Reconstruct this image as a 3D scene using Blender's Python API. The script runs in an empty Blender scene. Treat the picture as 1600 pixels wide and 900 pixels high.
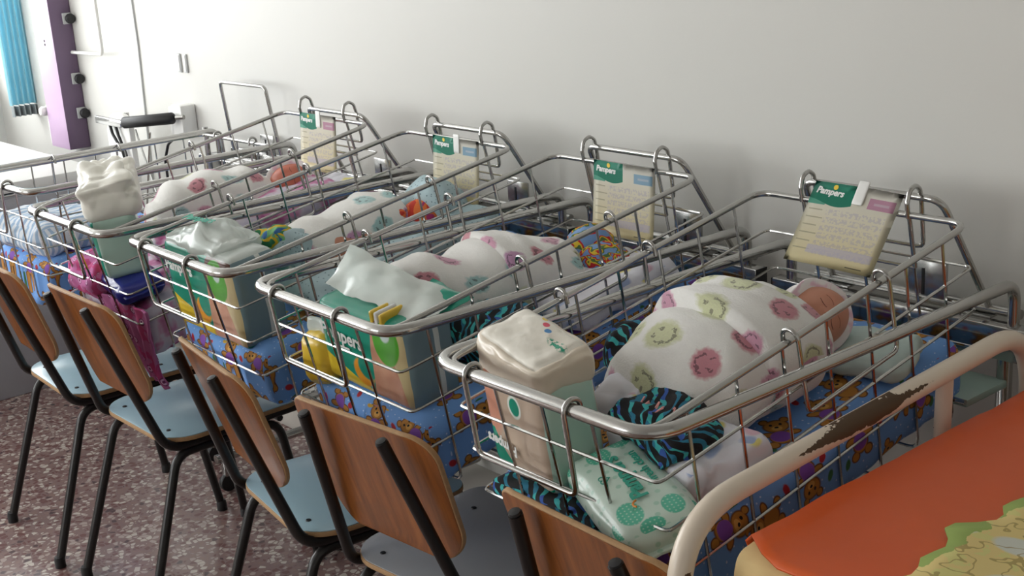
import bpy, bmesh, math, random
from mathutils import Vector, Matrix, noise
R = math.radians
random.seed(7)
SC = bpy.context.scene
COL = SC.collection

# ------------------------------------------------------------------ camera
cd = bpy.data.cameras.new('camera'); cam = bpy.data.objects.new('camera', cd); COL.objects.link(cam)
CY, CP, CR, CH, FPX = R(-50.666), R(16.403), R(-3.703), 1.622, 2044.7
fw = Vector((math.sin(CY)*math.cos(CP), math.cos(CY)*math.cos(CP), -math.sin(CP)))
rt = Vector((math.cos(CY), -math.sin(CY), 0)); up = rt.cross(fw)
r2 = math.cos(CR)*rt + math.sin(CR)*up; u2 = -math.sin(CR)*rt + math.cos(CR)*up
m = Matrix((r2, u2, -fw)).transposed().to_4x4(); m.translation = (0, 0, CH)
cam.matrix_world = m
cd.sensor_width = 36; cd.lens = 36*FPX/1600; cd.clip_start = 0.02
SC.camera = cam

# ------------------------------------------------------------------ world, daylight, exposure
w = bpy.data.worlds.new('sky'); SC.world = w; w.use_nodes = True
bg = w.node_tree.nodes['Background']
bg.inputs[0].default_value = (0.95, 0.97, 0.97, 1); bg.inputs[1].default_value = 9.0
SC.view_settings.view_transform = 'Standard'; SC.view_settings.look = 'None'
SC.view_settings.gamma = 1; SC.view_settings.use_curve_mapping = False
SC.view_settings.exposure = -0.05
def portal(loc, rot, sx, sy):
    l = bpy.data.lights.new('window_portal', 'AREA'); l.shape = 'RECTANGLE'; l.size = sx; l.size_y = sy
    o = bpy.data.objects.new('window_portal', l); COL.objects.link(o); o.location = loc; o.rotation_euler = rot
    l.cycles.is_portal = True
XW = -6.25                      # window wall plane
WIN = (-3.3, 2.0, 0.95, 2.55)   # window opening y0 y1 z0 z1
FILL_WIN = (-4.7, -2.6, 0.95, 2.35)  # x0 x1 z0 z1; assumed, unseen window behind the photographer, added as fill
portal(((FILL_WIN[0]+FILL_WIN[1])/2, -4.02, (FILL_WIN[2]+FILL_WIN[3])/2), (R(90), 0, 0), FILL_WIN[1]-FILL_WIN[0], FILL_WIN[3]-FILL_WIN[2])
portal((XW-0.12, (WIN[0]+WIN[1])/2, (WIN[2]+WIN[3])/2), (0, R(-90), 0), WIN[3]-WIN[2], WIN[1]-WIN[0])

# ------------------------------------------------------------------ helpers: tags and meshes
def tag(o, label=None, cat=None, group=None, kind=None):
    if label: o['label'] = label
    if cat: o['category'] = cat
    if group: o['group'] = group
    if kind: o['kind'] = kind
    return o
def empty(name, loc=(0, 0, 0), rz=0, mat=None):
    o = bpy.data.objects.new(name, None); COL.objects.link(o); o.empty_display_size = 0.05
    if mat is not None: o.matrix_world = mat
    else: o.location = loc; o.rotation_euler = (0, 0, rz)
    return o
def mesh_obj(name, me, mat=None, parent=None, mw=None, smooth=True):
    o = bpy.data.objects.new(name, me); COL.objects.link(o)
    if mat is not None:
        for k in (mat if isinstance(mat, (list, tuple)) else [mat]): me.materials.append(k)
    if smooth:
        for f in me.polygons: f.use_smooth = True
    if parent is not None: o.parent = parent
    if mw is not None: o.matrix_basis = mw
    return o
def pyd(name, v, f):
    me = bpy.data.meshes.new(name); me.from_pydata([tuple(q) for q in v], [], f); me.update(); return me
def bm_mesh(name, bm):
    me = bpy.data.meshes.new(name); bm.to_mesh(me); bm.free(); return me
def sharp(o, ang=35):
    me = o.data
    me.set_sharp_from_angle(angle=R(ang)); return o
def fillet(pts, rad, closed=False, n=5):
    P = [Vector(p) for p in pts]; out = []; N = len(P)
    for i in range(N):
        if not closed and i in (0, N-1): out.append(P[i]); continue
        a, b, c = P[i-1], P[i], P[(i+1) % N]
        d1 = (a-b); d2 = (c-b); l1, l2 = d1.length, d2.length
        if l1 < 1e-6 or l2 < 1e-6: out.append(b); continue
        d1 /= l1; d2 /= l2
        ang = d1.angle(d2)
        if ang > 3.1: out.append(b); continue
        t = min(rad/math.tan(ang/2), l1*0.48, l2*0.48)
        p0, p2 = b+d1*t, b+d2*t
        for k in range(n+1):
            s = k/n; out.append(p0*(1-s)**2 + b*2*s*(1-s) + p2*s*s)
    return out
def tube_vf(pts, rad, closed=False, seg=8, vf=None):
    P = [Vector(p) for p in pts]; N = len(P)
    v, f = vf if vf else ([], []); base = len(v)
    T = []
    for i in range(N):
        a = P[i-1] if (closed or i > 0) else P[i]; b = P[(i+1) % N] if (closed or i < N-1) else P[i]
        t = (b-a)
        T.append(t.normalized() if t.length > 1e-9 else Vector((0, 0, 1)))
    nrm = T[0].orthogonal().normalized()
    frames = []
    for i in range(N):
        nrm = (nrm - T[i]*nrm.dot(T[i]))
        nrm = nrm.normalized() if nrm.length > 1e-6 else T[i].orthogonal().normalized()
        frames.append((nrm.copy(), T[i].cross(nrm)))
    tw = 0
    if closed:
        n0 = nrm - T[0]*nrm.dot(T[0]); n0.normalize()
        tw = math.atan2(n0.dot(frames[0][1]), n0.dot(frames[0][0]))
    for i in range(N):
        a, b = frames[i]
        off = -tw*i/N if closed else 0
        rr = rad(i/(N-1)) if callable(rad) else rad
        for k in range(seg):
            th = 2*math.pi*k/seg + off
            v.append(P[i] + a*(math.cos(th)*rr) + b*(math.sin(th)*rr))
    for i in range(N if closed else N-1):
        for k in range(seg):
            k2 = (k+1) % seg; j = (i+1) % N
            f.append((base+i*seg+k, base+i*seg+k2, base+j*seg+k2, base+j*seg+k))
    if not closed:
        f.append(tuple(base+k for k in range(seg))[::-1]); f.append(tuple(base+(N-1)*seg+k for k in range(seg)))
    return v, f
def tube(name, pts, rad, mat, parent=None, closed=False, fr=0, seg=8, nf=5, mw=None):
    if fr: pts = fillet(pts, fr, closed, nf)
    v, f = tube_vf(pts, rad, closed, seg)
    return sharp(mesh_obj(name, pyd(name, v, f), mat, parent, mw), 50)
def box_bm(sx, sy, sz, bev=0.0, seg=2, cen=(0, 0, 0)):
    bm = bmesh.new(); bmesh.ops.create_cube(bm, size=1)
    for q in bm.verts: q.co = Vector((q.co.x*sx+cen[0], q.co.y*sy+cen[1], q.co.z*sz+cen[2]))
    if bev: bmesh.ops.bevel(bm, geom=bm.edges[:], offset=bev, segments=seg, profile=0.5, affect='EDGES')
    return bm
def box(name, lo, hi, mat, parent=None, bev=0.003, mw=None):
    c = [(a+b)/2 for a, b in zip(lo, hi)]; s = [b-a for a, b in zip(lo, hi)]
    o = mesh_obj(name, bm_mesh(name, box_bm(*s, bev, 2, c)), mat, parent, mw)
    return sharp(o, 40)
def puff(name, s, rad, mats, parent=None, cuts=14, bulge=0.0, nz=0.0, nf=12.0, seed=0, mw=None, fn=None, pinch=0):
    """rounded, bulging, slightly crumpled box with metric UVs; slot per side if 3 mats (end/front x? see below)
       mats: [all] or [front(-y), right(+x), top(+z), rest]"""
    bm = bmesh.new(); bmesh.ops.create_cube(bm, size=2)
    bmesh.ops.subdivide_edges(bm, edges=bm.edges[:], cuts=cuts, use_grid_fill=True)
    uv = bm.loops.layers.uv.new('UVMap')
    hx, hy, hz = s[0]/2, s[1]/2, s[2]/2
    multi = isinstance(mats, (list, tuple)) and len(mats) > 1
    for f in bm.faces:
        c = f.calc_center_median(); ax = max(range(3), key=lambda i: abs(c[i])); sg = c[ax] > 0
        for lp in f.loops:
            q = lp.vert.co
            if ax == 1: lp[uv].uv = ((q.x if not sg else -q.x)*hx, q.z*hz)
            elif ax == 0: lp[uv].uv = ((q.y if sg else -q.y)*hy, q.z*hz)
            else: lp[uv].uv = (q.x*hx, q.y*hy*(1 if sg else -1))
        if multi: f.material_index = 0 if (ax == 1 and not sg) else 1 if (ax == 0 and sg) else 2 if (ax == 2 and sg) else min(3, len(mats)-1)
        f.smooth = True
    so = Vector((seed*13.7, seed*7.1, seed*3.3))
    for v in bm.verts:
        q = v.co.copy(); p = Vector((q.x*hx, q.y*hy, q.z*hz))
        inner = Vector((max(-hx+rad, min(hx-rad, p.x)), max(-hy+rad, min(hy-rad, p.y)), max(-hz+rad, min(hz-rad, p.z))))
        d = p-inner
        n = d.normalized() if d.length > 1e-9 else Vector((0, 0, 0))
        p = inner + n*rad
        if d.length < 1e-9: p = inner
        bx = (1-q.y*q.y)*(1-q.z*q.z); by = (1-q.x*q.x)*(1-q.z*q.z); bz = (1-q.x*q.x)*(1-q.y*q.y)
        p += Vector((q.x*bx, q.y*by, q.z*bz))*bulge
        if pinch: p.x *= 1-pinch*max(0, q.z)**2*0.4; p.y *= 1-pinch*max(0, q.z)**2
        if nz:
            nv = noise.noise_vector(p*nf+so)*nz + noise.noise_vector(p*nf*2.7+so)*(nz*0.4)
            p += nv
        if fn: p = fn(p, q)
        v.co = p
    o = mesh_obj(name, bm_mesh(name, bm), mats, parent, mw, smooth=False)
    return o
def slab(name, outline, z0, z1, mat, parent=None, bev=0.002, mw=None, fn=None):
    """extruded outline (list of xy) with bevelled rims"""
    bm = bmesh.new(); vs = [bm.verts.new((x, y, z0)) for x, y in outline]
    f = bm.faces.new(vs)
    r = bmesh.ops.extrude_face_region(bm, geom=[f])
    for g in r['geom']:
        if isinstance(g, bmesh.types.BMVert): g.co.z = z1
    bmesh.ops.recalc_face_normals(bm, faces=bm.faces[:])
    if bev:
        ed = [e for e in bm.edges if abs(e.verts[0].co.z-e.verts[1].co.z) < 1e-6]
        bmesh.ops.bevel(bm, geom=ed, offset=bev, segments=2, profile=0.5, affect='EDGES')
    if fn:
        for v in bm.verts: v.co = fn(v.co)
    return sharp(mesh_obj(name, bm_mesh(name, bm), mat, parent, mw), 40)
def rrect(x0, y0, x1, y1, r, n=6):
    rs = r if isinstance(r, (list, tuple)) else [r]*4
    out = []
    for (cx, cy, a0, rr) in ((x0, y0, 180, rs[0]), (x1, y0, 270, rs[1]), (x1, y1, 0, rs[2]), (x0, y1, 90, rs[3])):
        px = cx+rr if cx == x0 else cx-rr; py = cy+rr if cy == y0 else cy-rr
        for k in range(n+1):
            a = R(a0+90*k/n); out.append((px+rr*math.cos(a), py+rr*math.sin(a)))
    return out
def lathe(name, prof, mat, parent=None, seg=20, mw=None):
    v, f = [], []; n = len(prof)
    for k in range(seg):
        a = 2*math.pi*k/seg
        for r, z in prof: v.append((r*math.cos(a), r*math.sin(a), z))
    for k in range(seg):
        k2 = (k+1) % seg
        for i in range(n-1): f.append((k*n+i, k2*n+i, k2*n+i+1, k*n+i+1))
    f.append(tuple(k*n for k in range(seg))[::-1]); f.append(tuple(k*n+n-1 for k in range(seg)))
    return sharp(mesh_obj(name, pyd(name, v, f), mat, parent, mw), 40)
def lettering(name, body, size, mat, parent, mw, shear=0.0, bold=0.0, align='CENTER', extrude=0.0004):
    c = bpy.data.curves.new(name, 'FONT'); c.body = body; c.size = size; c.align_x = align; c.align_y = 'CENTER'
    c.extrude = extrude; c.shear = shear; c.offset = bold; c.resolution_u = 3
    t = bpy.data.objects.new(name, c); COL.objects.link(t)
    dg = bpy.context.evaluated_depsgraph_get(); me = bpy.data.meshes.new_from_object(t.evaluated_get(dg))
    bpy.data.objects.remove(t); bpy.data.curves.remove(c); me.name = name; me.materials.clear()
    return mesh_obj(name, me, mat, parent, mw, smooth=False)
def T(x, y, z): return Matrix.Translation((x, y, z))
def RX(a): return Matrix.Rotation(R(a), 4, 'X')
def RY(a): return Matrix.Rotation(R(a), 4, 'Y')
def RZ(a): return Matrix.Rotation(R(a), 4, 'Z')

# ------------------------------------------------------------------ helpers: node materials
class NB:
    def __init__(s, name):
        s.m = bpy.data.materials.new(name); s.m.use_nodes = True; s.nt = s.m.node_tree
        s.b = s.nt.nodes['Principled BSDF']
    def node(s, t, **k):
        n = s.nt.nodes.new(t)
        for a, b in k.items(): setattr(n, a, b)
        return n
    def put(s, sock, v):
        if isinstance(v, bpy.types.NodeSocket): s.nt.links.new(v, sock)
        elif isinstance(v, (tuple, list)) and len(v) == 3 and sock.type == 'RGBA': sock.default_value = (*v, 1)
        else: sock.default_value = v
    def M(s, op, a, b=None, c=None, clamp=False):
        n = s.node('ShaderNodeMath', operation=op); n.use_clamp = clamp
        s.put(n.inputs[0], a)
        if b is not None: s.put(n.inputs[1], b)
        if c is not None: s.put(n.inputs[2], c)
        return n.outputs[0]
    def VM(s, op, a, b=None):
        n = s.node('ShaderNodeVectorMath', operation=op); s.put(n.inputs[0], a)
        if b is not None: s.put(n.inputs[1], b)
        return n.outputs[0]
    def mix(s, fac, a, b):
        n = s.node('ShaderNodeMix', data_type='RGBA'); s.put(n.inputs[0], fac); s.put(n.inputs[6], a); s.put(n.inputs[7], b)
        return n.outputs[2]
    def uv(s):
        return s.node('ShaderNodeTexCoord').outputs['UV']
    def obj(s):
        return s.node('ShaderNodeTexCoord').outputs['Object']
    def xyz(s, v):
        n = s.node('ShaderNodeSeparateXYZ'); s.put(n.inputs[0], v); return n.outputs
    def vec(s, x, y, z=0.0):
        n = s.node('ShaderNodeCombineXYZ'); s.put(n.inputs[0], x); s.put(n.inputs[1], y); s.put(n.inputs[2], z); return n.outputs[0]
    def noise(s, v, scale, detail=2, rough=0.5, out=0, dist=0.0):
        n = s.node('ShaderNodeTexNoise'); s.put(n.inputs['Vector'], v); n.inputs['Scale'].default_value = scale
        n.inputs['Detail'].default_value = detail; n.inputs['Roughness'].default_value = rough; n.inputs['Distortion'].default_value = dist
        return n.outputs[out]
    def ell(s, X, Y, cx, cy, rx, ry, soft=0.12):
        a = s.M('DIVIDE', s.M('SUBTRACT', X, cx), rx); b = s.M('DIVIDE', s.M('SUBTRACT', Y, cy), ry)
        d = s.M('SQRT', s.M('ADD', s.M('MULTIPLY', a, a), s.M('MULTIPLY', b, b)))
        return s.M('DIVIDE', s.M('SUBTRACT', 1.0, d), soft, clamp=True)
    def rect(s, X, Y, x0, y0, x1, y1):
        a = s.M('MULTIPLY', s.M('GREATER_THAN', X, x0), s.M('LESS_THAN', X, x1))
        b = s.M('MULTIPLY', s.M('GREATER_THAN', Y, y0), s.M('LESS_THAN', Y, y1))
        return s.M('MULTIPLY', a, b)
    def vor(s, v, scale, rnd=0.7, rot=True):
        n = s.node('ShaderNodeTexVoronoi', voronoi_dimensions='2D'); s.put(n.inputs['Vector'], v)
        n.inputs['Scale'].default_value = scale; n.inputs['Randomness'].default_value = rnd
        d = s.VM('SUBTRACT', v, n.outputs['Position'])
        x, y, _ = s.xyz(d); x = s.M('MULTIPLY', x, scale); y = s.M('MULTIPLY', y, scale)
        c = s.node('ShaderNodeSeparateColor'); s.put(c.inputs[0], n.outputs['Color'])
        r, g, b = c.outputs[0], c.outputs[1], c.outputs[2]
        if rot:
            a = s.M('MULTIPLY', b, 6.283); ca, sa = s.M('COSINE', a), s.M('SINE', a)
            x, y = (s.M('SUBTRACT', s.M('MULTIPLY', x, ca), s.M('MULTIPLY', y, sa)), s.M('ADD', s.M('MULTIPLY', x, sa), s.M('MULTIPLY', y, ca)))
        return x, y, r, g, b
    def ramp(s, fac, stops, const=False):
        n = s.node('ShaderNodeValToRGB'); s.put(n.inputs[0], fac); e = n.color_ramp.elements
        if const: n.color_ramp.interpolation = 'CONSTANT'
        while len(e) < len(stops): e.new(0.5)
        for k, (p, c) in enumerate(stops): e[k].position = p; e[k].color = (*c, 1)
        return n.outputs[0]
    def bump(s, h, strength=0.3, dist=0.002):
        n = s.node('ShaderNodeBump'); s.put(n.inputs['Height'], h); n.inputs['Strength'].default_value = strength
        n.inputs['Distance'].default_value = dist; s.nt.links.new(n.outputs[0], s.b.inputs['Normal'])
    def fin(s, col, rough=0.5, metal=0.0, **k):
        s.put(s.b.inputs['Base Color'], col); s.put(s.b.inputs['Roughness'], rough); s.b.inputs['Metallic'].default_value = metal
        for a, v in k.items(): s.put(s.b.inputs[a.replace('_', ' ')], v)
        return s.m
def srgb(r, g, b):
    f = lambda c: (c/255/12.92 if c/255 <= 0.04045 else ((c/255+0.055)/1.055)**2.4)
    return (f(r), f(g), f(b))
def plain(name, col, rough=0.5, metal=0.0, var=0.06, nscale=30, bump=0.0, **k):
    n = NB(name); o = n.obj(); t = n.noise(o, nscale, 3)
    c = n.mix(t, tuple(x*(1-var) for x in col), tuple(min(1, x*(1+var)) for x in col))
    if bump: n.bump(t, bump)
    return n.fin(c, rough, metal, **k)

MAT = {}
# chrome with fine wear
n = NB('chrome'); t = n.noise(n.obj(), 60, 3)
MAT['chrome'] = n.fin((0.47, 0.465, 0.45), n.M('MULTIPLY_ADD', t, 0.18, 0.07), 1.0)
n = NB('dull_chrome'); t = n.noise(n.obj(), 40, 3)
MAT['steel'] = n.fin((0.42, 0.42, 0.41), n.M('MULTIPLY_ADD', t, 0.2, 0.12), 1.0)
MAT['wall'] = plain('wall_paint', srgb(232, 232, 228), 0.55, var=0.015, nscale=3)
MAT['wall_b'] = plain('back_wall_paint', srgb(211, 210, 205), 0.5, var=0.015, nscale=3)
MAT['white'] = plain('white_plastic', srgb(235, 235, 232), 0.4, var=0.02)
MAT['grey'] = plain('grey_laminate', srgb(168, 168, 174), 0.45, var=0.03)
MAT['lightgrey'] = plain('light_grey_plastic', srgb(200, 202, 202), 0.45, var=0.03)
MAT['black'] = plain('black_rubber', srgb(22, 22, 24), 0.5, var=0.1)
MAT['blacktube'] = plain('black_enamel', srgb(24, 22, 22), 0.32, var=0.2, nscale=80)
MAT['purple'] = plain('purple_laminate_shaded', srgb(112, 92, 118), 0.4, var=0.03)  # column sides turned from the window, shade put into the colour
MAT['purple_lit'] = plain('purple_laminate_lit', srgb(205, 176, 208), 0.35, var=0.03)  # column front, window light painted in as a paler tone
MAT['seat_blue'] = plain('blue_laminate', srgb(166, 196, 208), 0.22, var=0.02, nscale=6)
MAT['seat_grey'] = plain('grey_seat_laminate', srgb(158, 160, 164), 0.22, var=0.03, nscale=6)
MAT['tray'] = plain('pale_green_tray', srgb(165, 192, 184), 0.25, var=0.03)
MAT['plinth'] = plain('plinth_paint', srgb(205, 200, 192), 0.5, var=0.06, nscale=6)
MAT['skirt'] = plain('window_sill_paint', srgb(238, 240, 240), 0.4, var=0.02)
# terrazzo
n = NB('terrazzo'); v = n.obj()
vo = n.node('ShaderNodeTexVoronoi', feature='F1'); n.put(vo.inputs['Vector'], v); vo.inputs['Scale'].default_value = 62
ve = n.node('ShaderNodeTexVoronoi', feature='DISTANCE_TO_EDGE'); n.put(ve.inputs['Vector'], v); ve.inputs['Scale'].default_value = 62
c = n.node('ShaderNodeSeparateColor'); n.put(c.inputs[0], vo.outputs['Color'])
chip = n.ramp(c.outputs[0], [(0.0, srgb(112, 78, 76)), (0.25, srgb(138, 112, 106)), (0.5, srgb(176, 160, 152)), (0.75, srgb(200, 190, 180)), (0.94, srgb(84, 66, 68))], True)
edge = n.M('GREATER_THAN', ve.outputs['Distance'], n.M('MULTIPLY_ADD', c.outputs[1], 0.16, 0.03))
stain = n.noise(v, 2.2, 3)
base = n.mix(stain, srgb(118, 90, 88), srgb(148, 126, 122))
MAT['terrazzo'] = n.fin(n.mix(edge, base, chip), 0.2)
# plywood chair back
n = NB('varnished_plywood'); o = n.obj(); x, y, z = n.xyz(o)
g = n.noise(n.vec(n.M('MULTIPLY', x, 60.0), n.M('MULTIPLY', y, 60.0), n.M('MULTIPLY', z, 5.0)), 1.0, 4, 0.6, dist=0.4)
cc = n.ramp(g, [(0.25, srgb(104, 58, 26)), (0.55, srgb(146, 86, 40)), (0.8, srgb(166, 104, 52))])
wear = n.noise(o, 9, 4)
cc = n.mix(n.M('MULTIPLY', n.M('GREATER_THAN', wear, 0.66), 0.4), cc, srgb(130, 80, 42))
MAT['ply'] = n.fin(cc, 0.28, Coat_Weight=0.25, Coat_Roughness=0.2)
MAT['ply_edge'] = plain('plywood_edge', srgb(172, 136, 96), 0.6, var=0.2, nscale=120)
# chipped white bed enamel
n = NB('chipped_enamel'); o = n.obj(); x, y, z = n.xyz(o)
n1 = n.noise(o, 38, 4, 0.65)
n2 = n.noise(o, 120, 3, 0.7); n3 = n.noise(o, 22, 3, 0.6)
dy = n.M('ABSOLUTE', n.M('SUBTRACT', y, 1.47)); mid = n.M('MULTIPLY_ADD', y, 0.0445, 0.8255)
half = n.M('MULTIPLY', n.M('SUBTRACT', 1.0, n.M('DIVIDE', dy, 0.17)), n.M('MULTIPLY_ADD', n3, 0.032, 0.0))
half = n.M('ADD', half, n.M('MULTIPLY_ADD', n2, 0.008, -0.005))
chip = n.M('MULTIPLY', n.M('LESS_THAN', n.M('ABSOLUTE', n.M('SUBTRACT', z, mid)), half), n.M('LESS_THAN', dy, 0.17))
chip = n.M('MULTIPLY', chip, n.M('GREATER_THAN', x, -1.037))
low = n.M('MULTIPLY', n.M('GREATER_THAN', n1, 0.60), n.M('MULTIPLY', n.M('LESS_THAN', z, 0.80), n.M('GREATER_THAN', z, 0.74)))
chip = n.M('MAXIMUM', chip, low)
dots = n.M('GREATER_THAN', n.noise(o, 70, 1), 0.80)
chip = n.M('MAXIMUM', chip, dots)
MAT['enamel'] = n.fin(n.mix(chip, srgb(228, 214, 196), srgb(84, 62, 40)), n.M('MULTIPLY_ADD', chip, 0.4, 0.3))
# orange vinyl
n = NB('orange_vinyl'); o = n.obj(); t = n.noise(o, 3.5, 3)
n.bump(n.noise(o, 9, 3), 0.25, 0.01)
MAT['orange'] = n.fin(n.mix(t, srgb(216, 84, 18), srgb(228, 98, 28)), 0.42)
MAT['foam'] = plain('cream_foam', srgb(228, 198, 140), 0.8, var=0.12, nscale=25, bump=0.3)
# yellow printed sheet with ragged green printed edge
n = NB('yellow_print_sheet'); o = n.obj(); x, y, z = n.xyz(o)
nn = n.noise(o, 26, 3); ed = n.M('ADD', x, n.M('MULTIPLY', nn, 0.05))
cc = n.mix(n.M('GREATER_THAN', n.noise(o, 30, 4), 0.56), srgb(222, 200, 132), srgb(214, 206, 132))
vx, vy, r, g, b = n.vor(o, 9, 0.8)
cc = n.mix(n.M('MULTIPLY', n.ell(vx, vy, 0, 0, 0.34, 0.2, 0.2), n.M('GREATER_THAN', r, 0.5)), cc, srgb(206, 208, 196))
ln = n.M('LESS_THAN', n.M('ABSOLUTE', n.M('SUBTRACT', n.noise(o, 22, 2), 0.5)), 0.014)
cc = n.mix(n.M('MULTIPLY', ln, 0.7), cc, srgb(150, 130, 70))
gm = n.M('LESS_THAN', ed, -0.75)
cc = n.mix(gm, cc, srgb(150, 172, 92))
MAT['yellow'] = n.fin(cc, 0.7)

# bear print cotton
def bears(name, basecol):
    n = NB(name); v = n.uv(); X, Y, _ = n.xyz(v)
    col = n.mix(n.noise(v, 14, 3), tuple(c*0.88 for c in basecol), tuple(min(1, c*1.1) for c in basecol))
    dx, dy, r, g, b = n.vor(v, 62, 1.0, False)
    col = n.mix(n.M('MULTIPLY', n.ell(dx, dy, 0, 0, 0.13, 0.13, 0.4), n.M('GREATER_THAN', r, 0.45)), col, srgb(190, 210, 240))
    sx, sy, r, g, b = n.vor(n.VM('ADD', v, (0.31, 0.17, 0)), 21, 0.9)
    kite = n.M('MULTIPLY', n.ell(sx, sy, 0, 0, 0.24, 0.15, 0.3), n.M('GREATER_THAN', r, 0.62))
    col = n.mix(kite, col, n.ramp(g, [(0, srgb(168, 30, 42)), (0.45, srgb(56, 110, 70)), (0.75, srgb(200, 160, 50))], True))
    x, y, r, g, b = n.vor(v, 9.6, 0.5)
    on = n.M('GREATER_THAN', r, 0.10)
    br, dk, pu, tan = srgb(178, 122, 48), srgb(104, 64, 24), srgb(128, 76, 172), srgb(214, 164, 84)
    def lay(col, masks, c):
        m = masks[0]
        for k in masks[1:]: m = n.M('MAXIMUM', m, k)
        return n.mix(n.M('MULTIPLY', m, on), col, c)
    E = lambda cx, cy, rx, ry, s=0.14: n.ell(x, y, cx, cy, rx, ry, s)
    col = lay(col, [E(0, .19, .225, .19), E(-.16, .34, .085, .085), E(.16, .34, .085, .085), E(0, -.12, .2, .2), E(-.2, -.02, .15, .08), E(.2, -.02, .15, .08), E(-.15, -.3, .11, .1), E(.15, -.3, .11, .1)], dk)
    col = lay(col, [E(0, .19, .195, .16), E(-.16, .34, .06, .06), E(.16, .34, .06, .06), E(0, -.12, .17, .17), E(-.2, -.02, .12, .055), E(.2, -.02, .12, .055), E(-.15, -.3, .08, .075), E(.15, -.3, .08, .075)], br)
    shirt = n.M('MULTIPLY', E(0, -.1, .17, .15), n.M('GREATER_THAN', g, 0.45))
    col = lay(col, [shirt], pu)
    col = lay(col, [E(0, .13, .09, .065)], tan)
    col = lay(col, [E(-.075, .23, .028, .032), E(.075, .23, .028, .032), E(0, .155, .036, .026)], (0.01, 0.008, 0.006))
    n.bump(n.noise(v, 420, 2), 0.12, 0.0006)
    return n.fin(col, 0.85)
MAT['bear'] = bears('bear_print_cotton', srgb(112, 160, 224))

# white plush with smiley faces
def smileys(name, dens=11.5, tint=(0.86, 0.84, 0.80), seed=0.0):
    n = NB(name); v = n.VM('ADD', n.uv(), (seed, seed*0.7, 0))
    v2 = n.VM('ADD', v, n.VM('MULTIPLY', n.VM('SUBTRACT', n.noise(v, 90, 2, out=1), (0.5, 0.5, 0.5)), (0.016, 0.016, 0)))
    col = n.mix(n.noise(v, 60, 3), tuple(c*0.95 for c in tint), tuple(min(1, c*1.05) for c in tint))
    x, y, r, g, b = n.vor(v2, dens, 0.45)
    on = n.M('GREATER_THAN', r, 0.24)
    disc = n.M('MULTIPLY', n.ell(x, y, 0, 0, 0.36, 0.31, 0.26), on)
    dc = n.ramp(g, [(0, srgb(214, 132, 172)), (0.22, srgb(206, 96, 122)), (0.42, srgb(206, 214, 152)), (0.54, srgb(140, 204, 204)), (0.8, srgb(196, 120, 184))], True)
    dc = n.mix(n.M('MULTIPLY', n.noise(v, 300, 2), 0.35), dc, (0.25, 0.15, 0.18))
    col = n.mix(n.M('MULTIPLY', disc, 0.80), col, dc)
    rr = n.M('SQRT', n.M('ADD', n.M('MULTIPLY', x, x), n.M('MULTIPLY', y, y)))
    arc = n.M('MULTIPLY', n.M('LESS_THAN', n.M('ABSOLUTE', n.M('SUBTRACT', rr, 0.19)), 0.026), n.M('LESS_THAN', y, -0.03))
    eyes = n.M('MAXIMUM', n.ell(x, y, -.1, .1, .04, .06, .3), n.ell(x, y, .1, .1, .04, .06, .3))
    ink = n.M('MULTIPLY', n.M('MAXIMUM', arc, eyes), n.M('MULTIPLY', on, n.M('GREATER_THAN', n.noise(v, 260, 2), 0.40)))
    col = n.mix(n.M('MULTIPLY', ink, 0.62), col, srgb(52, 36, 46))
    n.bump(n.noise(v, 240, 4, 0.7), 0.5, 0.004)
    return n.fin(col, 0.95, Sheen_Weight=0.3)
for k in range(4): MAT['smile%d' % k] = smileys('smiley_plush_%d' % k, 11.5 if k else 11.0, (0.86, 0.85, 0.82), 0.37*k+0.11)

# other cloths
n = NB('zebra_cotton'); v = n.uv()
wv = n.node('ShaderNodeTexWave', wave_type='BANDS', bands_direction='DIAGONAL'); n.put(wv.inputs['Vector'], v)
wv.inputs['Scale'].default_value = 22; wv.inputs['Distortion'].default_value = 5; wv.inputs['Detail'].default_value = 1; wv.inputs['Detail Scale'].default_value = 1.3
st = n.ramp(n.noise(v, 22, 1), [(0.0, srgb(40, 120, 150)), (0.5, srgb(64, 178, 180)), (0.62, srgb(52, 90, 170))], True)
MAT['zebra'] = n.fin(n.mix(n.M('GREATER_THAN', wv.outputs[1], 0.66), srgb(16, 17, 22), st), 0.85)
def dots(name, base, dot, scale, rad, thr=0.2):
    n = NB(name); v = n.uv(); x, y, r, g, b = n.vor(v, scale, 0.6)
    c = n.mix(n.noise(v, 12, 3), tuple(q*0.92 for q in base), tuple(min(1, q*1.06) for q in base))
    return n.fin(n.mix(n.M('MULTIPLY', n.ell(x, y, 0, 0, rad, rad, 0.3), n.M('GREATER_THAN', r, thr)), c, dot), 0.9)
MAT['dotted'] = dots('dotted_flannel', srgb(176, 198, 204), srgb(96, 118, 128), 55, 0.13)
n = NB('pink_flower_cotton'); v = n.uv()
x, y, r, g, b = n.vor(v, 26, 0.6)
c = n.mix(n.M('GREATER_THAN', n.noise(v, 16, 2), 0.56), srgb(196, 112, 166), srgb(196, 74, 132))
on = n.M('GREATER_THAN', r, 0.35)
c = n.mix(n.M('MULTIPLY', n.ell(x, y, 0, 0, .27, .27, .2), on), c, srgb(120, 44, 96))
c = n.mix(n.M('MULTIPLY', n.ell(x, y, 0, 0, .2, .2, .2), on), c, srgb(226, 176, 214))
c = n.mix(n.M('MULTIPLY', n.ell(x, y, 0, 0, .09, .09, .2), on), c, srgb(120, 44, 96))
MAT['flower'] = n.fin(c, 0.9)
n = NB('pale_print_flannel'); v = n.uv()
x, y, r, g, b = n.vor(v, 17, 0.9)
c = n.mix(n.noise(v, 9, 3), srgb(222, 222, 236), srgb(240, 240, 244))
sp = n.ramp(g, [(0, srgb(226, 190, 206)), (0.4, srgb(232, 222, 140)), (0.65, srgb(170, 186, 222))], True)
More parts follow.
